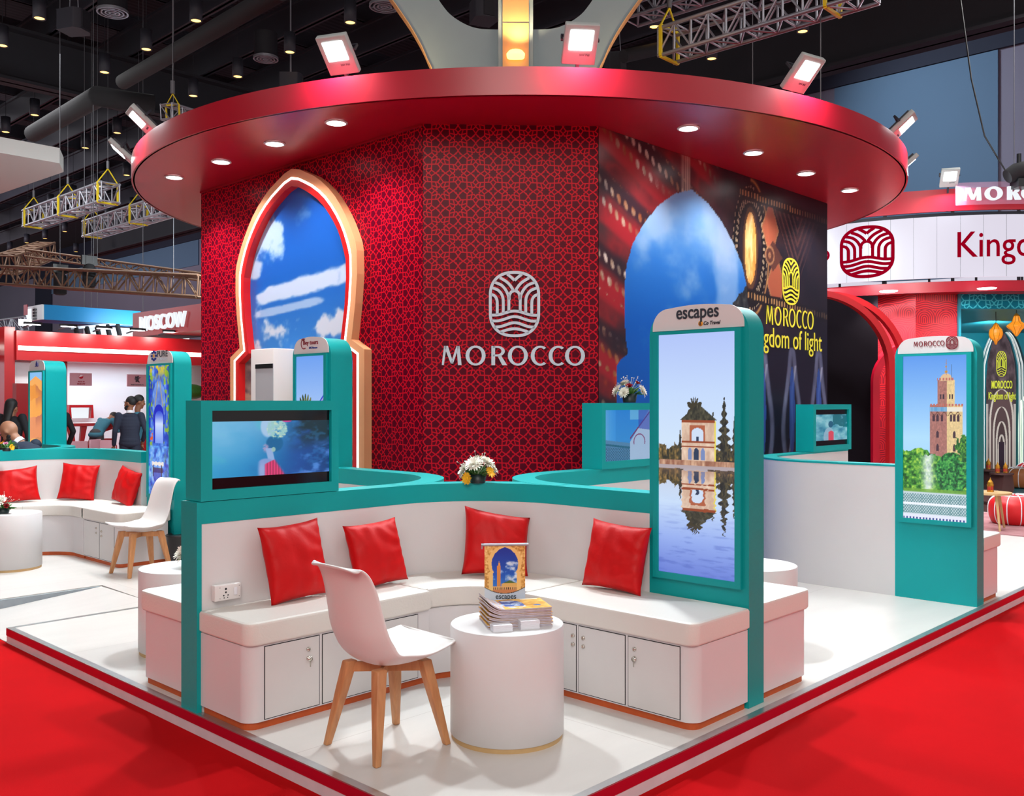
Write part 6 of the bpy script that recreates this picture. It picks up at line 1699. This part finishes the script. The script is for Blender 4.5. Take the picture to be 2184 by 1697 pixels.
# cyan canopy far behind
p0 = pd(94, 681, 27); zt = pd(94, 649, 27).z; k_ = pd(94, 681, 27)
cyn = thing('cyan_canopy', 'large cyan canopy with a white end far behind the red booth', 'booth canopy', (p0.x, p0.y, p0.z))
x1 = MBy(300, 690, p0.y).x; y1 = MBx(58, 685, p0.x).y
bl(MB().box(p0.x, p0.y, p0.z, x1, p0.y + .3, zt), 'fascia', 'blue', cyn); bl(MB().box(p0.x, p0.y + .3, p0.z, x1, y1, p0.z + .1), 'underside', 'blue', cyn); bl(MB().box(p0.x - .06, p0.y, p0.z, p0.x - .002, y1, zt), 'white_end', 'whitebooth', cyn)
bl(MB().box(p0.x + 1.5, p0.y + 1, p0.z - 1.4, x1 + 2, y1 - .5, p0.z - .05), 'white_core', 'whitebooth', cyn)
area('cyan_core_fill', (p0.x + 4, p0.y - .5, p0.z - 1.2), (p0.x + 4, p0.y + 2, p0.z - .6), 2, 90, (1, 1, 1))  # unseen lamp added to brighten the white core
q = MBx(84, 680, p0.x); b = MB(FX(p0.x - .03, q.y, 0))
for i, wd in enumerate((('NORTH'), ('CAUCASUS'), ('RESORTS'), ('RUSSIA'))): pass
for i in range(4):
    tt = MBx(76, 661 + i * 6.4, p0.x); te = MBx(83, 661 + i * 6.4, p0.x); b2 = MB(FX(p0.x - .03, tt.y, tt.z - .03)).box(0, 0, .04, tt.y - te.y, .055, .05); bl(b2, 'sign_line', 'printdark', cyn)
tt = MBx(58, 686, p0.x); te = MBx(72, 656, p0.x); bl(MB(FX(p0.x - .04, tt.y, tt.z)).box(0, 0, 0, tt.y - te.y, (te.z - tt.z) * .9, .05), 'lit_sign', 'signwhite', cyn)
bl(MB(FX(p0.x - .2, tt.y - .35, tt.z + .15)).box(0, 0, 0, .25, .3, .02), 'sign_mark', 'printred', cyn)
area('cyan_glow', (p0.x + 2.5, p0.y - 1.0, p0.z - .3), (p0.x + 2.5, p0.y + .2, p0.z + .2), 1.5, 60, (.8, .95, 1))
tr_ = thing('lamp_track', 'white lamp track with black spotlights under the cyan canopy', 'track light', MBy(150, 700, p0.y - .1))
b = MB(); a0 = Vector((0, 0, 0)); a1 = Vector((1.6, .2, .25)); b.bar(a0, a1, .07); b.build('track', M['truss'], tr_)
for i in range(5):
    c = a0.lerp(a1, .1 + .2 * i); MB().tube([c, c + Vector((.04, -.1, -.35))], .07, 8).build('spotlight_head', M['matteblack'], tr_)
tag(MB().box(0, 0, 0, .28, .15, .16).build('flood_lamp', M['lamp']), 'bright white lamp glaring beside the cyan canopy end', 'lamp').location = pd(44, 693, 25.5)
# dark items right of the blue alley tower
p_ = MBy(405, 835, 23); tag(MB().ell((0, 0, 0), (.5, .3, .22), 14, 8).build('potted_shrub', M['leaf']), 'green shrub glimpsed between the blue alley tower and the red wall', 'plant').location = (p_.x, p_.y, p_.z)

# ================================================================ second red stand on the right
C2 = cf(7.53, 17.96); R2 = 3.95
def onring(px, Rr=R2):
    lo, hi = -75, 75
    for _ in range(40):
        m_ = (lo + hi) / 2; X = 7.53 + Rr * math.sin(R(m_)); D = 17.96 - Rr * math.cos(R(m_))
        if 1092 + 2030 * X / D < px: lo = m_
        else: hi = m_
    return (lo + hi) / 2, 17.96 - Rr * math.cos(R(lo))
def zat(px, py, Rr=R2): return 1.55 - (py - 858) / 2030 * onring(px, Rr)[1]
def wrap(b, a0, Rr, z0):
    """bend metres u,v,w onto the ring"""
    for i, p_ in enumerate(b.v):
        a = R(a0) + p_.x / Rr; q = EX * math.sin(a) - EY * math.cos(a); rr = Rr + p_.z
        b.v[i] = Vector((q.x * rr, q.y * rr, z0 + p_.y))
    return b
def ring(Rr, z0, z1, w=.04):
    return MB().stroke([(Rr * math.cos(a), Rr * math.sin(a)) for a in np.linspace(0, 2 * PI, 97)[:-1]], w, z0, z1, True)
s2 = thing('red_stand', 'second red round-roofed stand at the right with patterned walls', 'booth', (C2.x, C2.y, 0))
ring(R2 - .05, 4.4, 4.73).build('upper_ring', M['red'], s2); ring(R2 - .1, 3.2, 3.36).build('lower_ring', M['red'], s2)
MB().prism([((R2 - .1) * math.cos(a), (R2 - .1) * math.sin(a)) for a in np.linspace(0, 2 * PI, 97)[:-1]], 3.2, 3.22).build('soffit', M['red'], s2)
b = MB()
for i in range(24):
    a = 2 * PI * i / 24; c, s_ = math.cos(a) * (R2 - .3), math.sin(a) * (R2 - .3); b.bar((c, s_, 3.3), (c, s_, 4.6), .04); 
b.stroke([((R2 - .3) * math.cos(a), (R2 - .3) * math.sin(a)) for a in np.linspace(0, 2 * PI, 49)[:-1]], .05, 4.3, 4.42, True)
b.build('ring_support', M['steeldark'], s2)
led = thing('led_ring_screen', 'curved white LED ring screen with red emblem and the word Kingdom', 'screen', (C2.x, C2.y, 0))
M['ledwhite'] = mat('led_white', (40, 40, 44), .4, emit=.8, ecol=(238, 232, 248)); M['ledred'] = mat('led_red', (20, 0, 4), .9, spec=0, emit=.85, ecol=(158, 0, 26))
ring(R2 + .03, 3.4, 4.31, .06).build('screen_band', M['ledwhite'], led)
RR = R2 + .062
a_, D_ = onring(1850); b = MB(); emblem(b, 0, 0, .78, .78, 0, .006); emblem(b, 0, 0, .77, .77, 0, .005); wrap(b, a_, RR, zat(1850, 538)).build('screen_emblem', M['ledred'], led)
a_, D_ = onring(1773); b = MB(); moro(b, -1.35, 0, 1.35, .19, 0, .006); wrap(b, a_, RR, zat(1773, 558)).build('screen_lettering', M['ledred'], led)
a_, D_ = onring(2040); b = MB(); b.text('Kingdom of light', 0, 0, 3.1, .5, 0, .006, bold=.004); wrap(b, a_, RR, zat(2060, 567)).build('screen_lettering', M['ledred'], led)
b = MB()
for i in range(-3, 12): b.box(i * .32, .0, 0, i * .32 + .004, .91, .002)
wrap(b, onring(1900)[0], RR - .001, 3.4).build('panel_seam', M['cable'], led)
sg = thing('lit_sign', 'glowing white letters reading MOROCCO on a clear plate, top right', 'sign', (C2.x, C2.y, 0))
a_, D_ = onring(2036); b = MB()
for i in range(12): b.box(i * .15, 0, 0, (i + 1) * .15, .33, .01)
wrap(b, a_, R2 + .06, zat(2036, 440)).build('clear_plate', M['acrylic'], sg)
b = MB(); moro(b, .1, 0, 1.75, .2, 0, .04, bold=1.35); wrap(b, a_, R2 + .09, zat(2036, 433)).build('lit_lettering', M['signwhite'], sg)
a_, D_ = onring(2022); q = EX * math.sin(R(a_)) - EY * math.cos(R(a_))
flood((C2.x + q.x * 4.1, C2.y + q.y * 4.1, 4.86), (q.x, q.y), 48, 'bright LED floodlight above the lit sign of the right stand', 90)
mh = thing('moving_head_lamp', 'black moving-head stage lamp hanging at the right edge', 'stage light', pd(2166, 372, 13.8))
MB(frame((0, 0, 0), EX, -EY)).tube([(-.12, -.03, 0), (.0, .03, 0), (.16, .06, 0)], [.1, .13, .14], 16).build('lamp_head', M['matteblack'], mh); MB(frame((0, 0, 0), EX, -EY)).box(-.02, -.2, -.12, .2, -.08, .12).tube([(.05, .1, 0), (.05, .3, 0)], .03, 6).build('yoke', M['black'], mh)
MB(frame((0, 0, 0), EX, -EY)).lathe([(0, .0), (.085, 0), (.1, -.02)], 20, Matrix.Translation((.16, .06, .1)), cap=False).build('lens', M['glass'], mh)
for px, py in ((1895, 622), (2105, 616)):
    p_ = pz(px, py, 3.197); d_ = tag(MB().lathe([(0, 0), (.12, 0), (.13, .01)], 24, cap=False).build('recessed_downlight', M['lamp']), 'round downlight under the right stand roof, ' + ('above the red patterned wall' if px < 2000 else 'above the teal lintel'), 'downlight', 'downlights of the right stand'); d_.location = p_
    spot('downlight_beam', p_ - Vector((0, 0, .03)), p_ + EY * .5 - Vector((0, 0, 2)), 160, 120, .7, (1, .96, .92), .08)
# walls of that stand
p1 = MBx(1953, 858, 12.4)
wl = thing('patterned_wall', 'red wall printed with arch and wave pattern, lit brighter on its left face', 'wall panel', (12.4, p1.y, 0))
uv_plane('left_face', FX(0, 3.3, 0), 3.3, 3.2, M['wave'], wl)
w2 = (pd(2050, 858, 14.55) - p1); ww = Vector((w2.x, w2.y, 0)).length
uv_plane('front_face', frame((0, 0, -.1), Vector((w2.x, w2.y, 0)), Vector((w2.x, w2.y, 0)).cross(Vector((0, 0, 1)))), ww, 3.3, M['wave'], wl)
al = thing('teal_alcove', 'teal patterned alcove of the right stand with a lattice lintel', 'alcove', pd(2050, 858, 14.5) * 1)
al.location.z = 0
o0 = Vector(al.location)
pl0 = pd(2051, 858, 14.5); pl0.z = 2.98
u_ = uv_plane('lintel', frame((0, 0, 2.98), EX, -EY), 3.2, .25, M['starteal'], al)
MB(frame((0, 0, 0), EX, -EY)).box(-.04, 0, -5.2, 0, 3.2, 0).build('side_wall', M['tealwall'], al)
MB(frame((0, 0, 0), EX, -EY)).box(-.04, 0, -5.1, 4.5, 3.2, -5.0).build('back_wall', M['tealwall'], al)
MB(frame((0, 0, 0), EX, -EY)).box(-.04, 2.97, -5.1, 4.5, 2.99, -.01).build('ceiling_panel', M['tealwall'], al)
spot('alcove_fill', pd(2110, 700, 16.5), pd(2140, 790, 19.5), 520, 110, .9, (.8, 1, 1), .1)  # unseen spot added to brighten the alcove and its banner
def pic_nave(u, v):
    img = grad(fbm(u * 8, v * 18), [(.2, (44, 30, 36)), (.6, (86, 66, 72)), (.9, (130, 106, 104))])
    for k, (hw, tp) in enumerate(((.42, .6), (.3, .48), (.2, .38), (.13, .29))):
        OZ = [0] + [tp * (.6 + .4 * math.sin(q * PI / 16)) for q in range(9)]; OH = [hw] + [hw * math.cos(q * PI / 16) ** .85 for q in range(9)]
        h_ = np.interp(v, OZ, OH, right=-1); d = h_ - np.abs(u - .52)
        img = put(img, (d > 0).astype(float), np.array((90, 64, 66)) * (1 - .1 * k)); img = put(img, ((d > 0) & (d < .06)).astype(float), (206, 186, 176))
    img = put(img, (np.abs(u - .52) < .09) & (v < .24), (40, 24, 40))
    img = put(img, ss(.1, .03, u) * (v < .5) + ss(.88, .96, u) * (v < .5), (196, 178, 170))
    return img
ab = thing('arch_banner', 'tall arched print of a white colonnade with yellow emblem and lettering in the alcove', 'banner', pd(2135, 858, 19.25)); ab.location.z = 0
FB = frame((0, 0, 0), EX, -EY)
def am2(u, v):
    y = np.abs(u - .5) * 2; z = v * 3.0
    return y < np.interp(z, [0, 2.0, 2.4, 2.75, 2.92, 3.0], [1, 1, .9, .6, .3, 0])
picture('arched_print', frame(FB @ Vector((-.3, .05, 0)), EX, -EY), .6, 2.95, 120, 400, pic_nave, M['print'], ab, am2)
b = MB(FB); emblem(b, .0, 2.33, .2, .52, .012, .02, lite=True); b.text('MOROCCO', -.2, 1.83, .42, .16, .012, .02, bold=.02); b.text('Kingdom of light', -.26, 1.56, .55, .2, .012, .02, bold=.01); b.build('yellow_lettering', M['printyellow'], ab)
arcp2 = [(-1, 0), (-1, 2.0), (-.92, 2.4), (-.62, 2.78), (-.3, 2.95), (0, 3.02), (.3, 2.95), (.62, 2.78), (.92, 2.4), (1, 2.0), (1, 0)]
for k, s_ in enumerate((.36, .42)): MB(FB).stroke([(x * s_, z + .03 * k) for x, z in catmull(arcp2, 4)], .016, 0, .05).build('white_outline', M['plastic'], ab)
na = thing('neon_arch', 'pale green neon arch outline at the right edge of the alcove', 'neon light', pd(2205, 858, 19.3)); na.location.z = 0
MB(FB).stroke(catmull([(-.3, 0), (-.3, 1.3), (-.24, 1.6), (0, 1.78), (.24, 1.6), (.3, 1.3), (.3, 0)], 5), .028, 0, .05).build('neon_tube', M['neon'], na)
# red arches
def redarch(px, D, lab, zc=1.98, r=1.04, th=.08, dep=.14, m='redbooth'):
    t = thing('red_arch', lab, 'arch', pd(px, 858, D), 0, 'free-standing red arches'); t.location.z = 0
    b = MB(FB); pts = [(r, -.05)] + [(r * math.cos(R(a)), zc + r * math.sin(R(a))) for a in range(0, 181, 6)] + [(-r, -.05)]
    b.stroke(pts, th, -dep, 0); b.build('arch_band', M[m], t)
    return t
redarch(1738, 12.75, 'front red arch beside the minaret tower, only its right half visible')
redarch(1768, 13.3, 'second red arch just behind the front one', r=1.08, dep=.12)
redarch(1948, 14.2, 'inner red arch whose left edge shows between the front arch and the dark curtain', zc=1.85, r=.55, th=.1, dep=.25, m='red')
tag(MB(frame(pd(1680, 858, 14.35), EX, -EY)).box(-.6, -1.55, 0, 1.34, 1.6, .05).build('dark_curtain', M['backdrop']), 'dark curtain behind the red arches', 'curtain')
# lanterns, tables, poufs
def lantern(px, py, D, r, h, lab, flat=False):
    p_ = pd(px, py, D); t = thing('hanging_lantern', lab, 'lantern', p_, 0, 'hanging brass lanterns')
    pr = [(.01, h * .62), (r * .35, h * .5), (r * .5, h * .4), (r * .88, h * .24), (r, h * .06), (r * .98, -h * .08), (r * .8, -h * .24), (r * .5, -h * .34), (r * .25, -h * .42), (.01, -h * .6)] if not flat else [(.01, h * .55), (r * .3, h * .45), (r * .45, h * .2), (r, 0), (r * .95, -.02), (r * .5, -h * .25), (r * .3, -h * .4), (.01, -h * .55)]
    MB().lathe(pr, 16, smooth=False, cap=False).build('glass_body', M['amber'], t)
    b = MB(); 
    for k in range(8):
        a = 2 * PI * k / 8; b.tube([(q * 1.02 * math.cos(a), q * 1.02 * math.sin(a), z) for q, z in pr], .004, 5)
    b.lathe([(.0, h * .66), (r * .3, h * .52), (r * .36, h * .5)], 12, cap=False); b.build('brass_frame', M['brass'], t)
    MB().tube([(0, 0, h * .62), (0, 0, 3.2 - p_.z)], .005, 5).build('cord', M['black'], t)
    MB().ell((0, 0, 0), .03, 10, 8).build('bulb', M['warm'], t)
lantern(2124, 712, 14.9, .1, .28, 'round amber brass lantern hanging in the teal alcove')
lantern(2168, 694, 14.6, .14, .3, 'wide pointed amber lantern hanging at the right edge', True)
tag(MB(frame(pd(2180, 858, 12.2), EX, -EY)).box(-.7, 0, -.0, 0, .0, 0).build('x', M['rug']), 'x', 'x')
bpy.data.objects.remove(COL.objects[-1]) if COL.objects[-1].get('label') == 'x' else None
g_ = pd(2240, 858, 12.0); g_.z = 0
tag(MB().prism([(g_.x + 1.35 * math.cos(a), g_.y + 1.35 * math.sin(a)) for a in np.linspace(0, 2 * PI, 49)[:-1]], 0, .012).build('rug', M['rug']), 'faded pink and red rug under the red pouf', 'rug')
g_ = pd(2200, 858, 16.6)
tag(MB(frame((g_.x, g_.y, 0), EX, -EY)).box(-1.3, .0, -2.4, 3, .01, 1.6).build('teal_carpet', M['tealwall']), 'teal carpet in front of the alcove', 'carpet')
def pouf(px, D, r, h, m, lab, dz=0):
    g_ = pd(px, 858, D); t = thing('leather_pouf', lab, 'pouf', (g_.x, g_.y, dz), 0, 'leather poufs')
    pr = [(.02, .0), (r * .75, .0), (r * .95, h * .2), (r, h * .5), (r * .93, h * .78), (r * .6, h * .97), (.02, h)]
    MB().lathe(catmull(pr, 5), 40).build('leather_body', M[m], t)
    b = MB()
    for k in range(12):
        a = 2 * PI * k / 12; b.tube([(q * 1.008 * math.cos(a), q * 1.008 * math.sin(a), z + .004) for q, z in catmull(pr, 4)[3:-1]], .007, 5)
    b.tube([(r * .62 * math.cos(a), r * .62 * math.sin(a), h * .965) for a in np.linspace(0, 2 * PI, 41)], .007, 5); b.build('white_stitching', M['paper'], t)
pouf(2164, 12.1, .31, .37, 'redleather', 'red leather pouf with white stitching on the rug at the right edge', .012)
pouf(2184, 17.2, .34, .36, 'tan', 'tan leather pouf with white stitching before the alcove', .02)
pouf(2205, 18.6, .32, .36, 'redleather', 'red leather pouf half hidden behind the tan one', .02)
def wtable(px, D, r, h, kind, lab):
    g_ = pd(px, 858, D); t = thing('side_table', lab, 'table', (g_.x, g_.y, .0), .4)
    MB().lathe([(r, h - .025), (r, h)], 32).build('tabletop', M['woodlt' if kind == 'legs' else 'brown'], t)
    if kind == 'legs':
        for k in range(3):
            a = 2 * PI * k / 3 - .75; MB().tube([(r * .6 * math.cos(a), r * .6 * math.sin(a), h - .02), (r * 1.05 * math.cos(a), r * 1.05 * math.sin(a), 0)], [.02, .013], 8).build('leg', M['woodlt'], t)
    else:
        MB().prism([(-.12, 0), (-.08, .12), (-.13, h * .5), (-.09, h - .02), (.09, h - .02), (.13, h * .5), (.08, .12), (.12, 0), (.05, .0), (0, .1), (-.05, 0)], -.12, .12, M=frame((0, 0, 0), EX, -EY)).build('carved_stand', M['brown'], t)
    return Vector((g_.x, g_.y, h))
T5 = wtable(2114, 11.6, .23, .46, 'legs', 'round pale table with slanted wooden legs beside the red pouf')
T6 = wtable(2136, 14.6, .17, .47, 'carved', 'dark carved side table with two gold lanterns')
T7 = wtable(2108, 15.4, .2, .47, 'carved', 'dark carved side table with one gold lantern, behind the minaret tower')
T8 = wtable(2106, 13.6, .14, .3, 'carved', 'low dark carved side table partly hidden by the minaret tower')
def glan(P, s_, lab):
    t = thing('table_lantern', lab, 'lantern', P, .3, 'gold table lanterns')
    MB().lathe([(.045 * s_, 0), (.05 * s_, .012 * s_), (.045 * s_, .02 * s_), (.045 * s_, .1 * s_), (.05 * s_, .105 * s_), (.04 * s_, .15 * s_), (.015 * s_, .185 * s_), (.004, .22 * s_)], 8, smooth=False).build('gold_body', M['brass'], t)
    b = MB()
    for k in range(8):
        a = 2 * PI * (k + .5) / 8; c = Vector((math.cos(a), math.sin(a), 0)) * .0435 * s_; tn = Vector((-math.sin(a), math.cos(a), 0)) * .011 * s_
        b.add([c - tn + Vector((0, 0, .03 * s_)), c + tn + Vector((0, 0, .03 * s_)), c + tn + Vector((0, 0, .075 * s_)), c + Vector((0, 0, .092 * s_)), c - tn + Vector((0, 0, .075 * s_))], [(0, 1, 2, 3, 4)])
    b.build('red_pane', M['printred'], t)
glan(T5 + EX * -.01, .8, 'gold table lantern with red panes on the pale round table')
glan(T6 + EX * -.06, .75, 'gold table lantern, left of two on the dark carved table')
glan(T6 + EX * .06, .75, 'gold table lantern, right of two on the dark carved table')
glan(T7, .8, 'gold table lantern alone on the hindmost carved table')
for o in list(COL.objects):
    if o.get('label') == 'x': bpy.data.objects.remove(o)
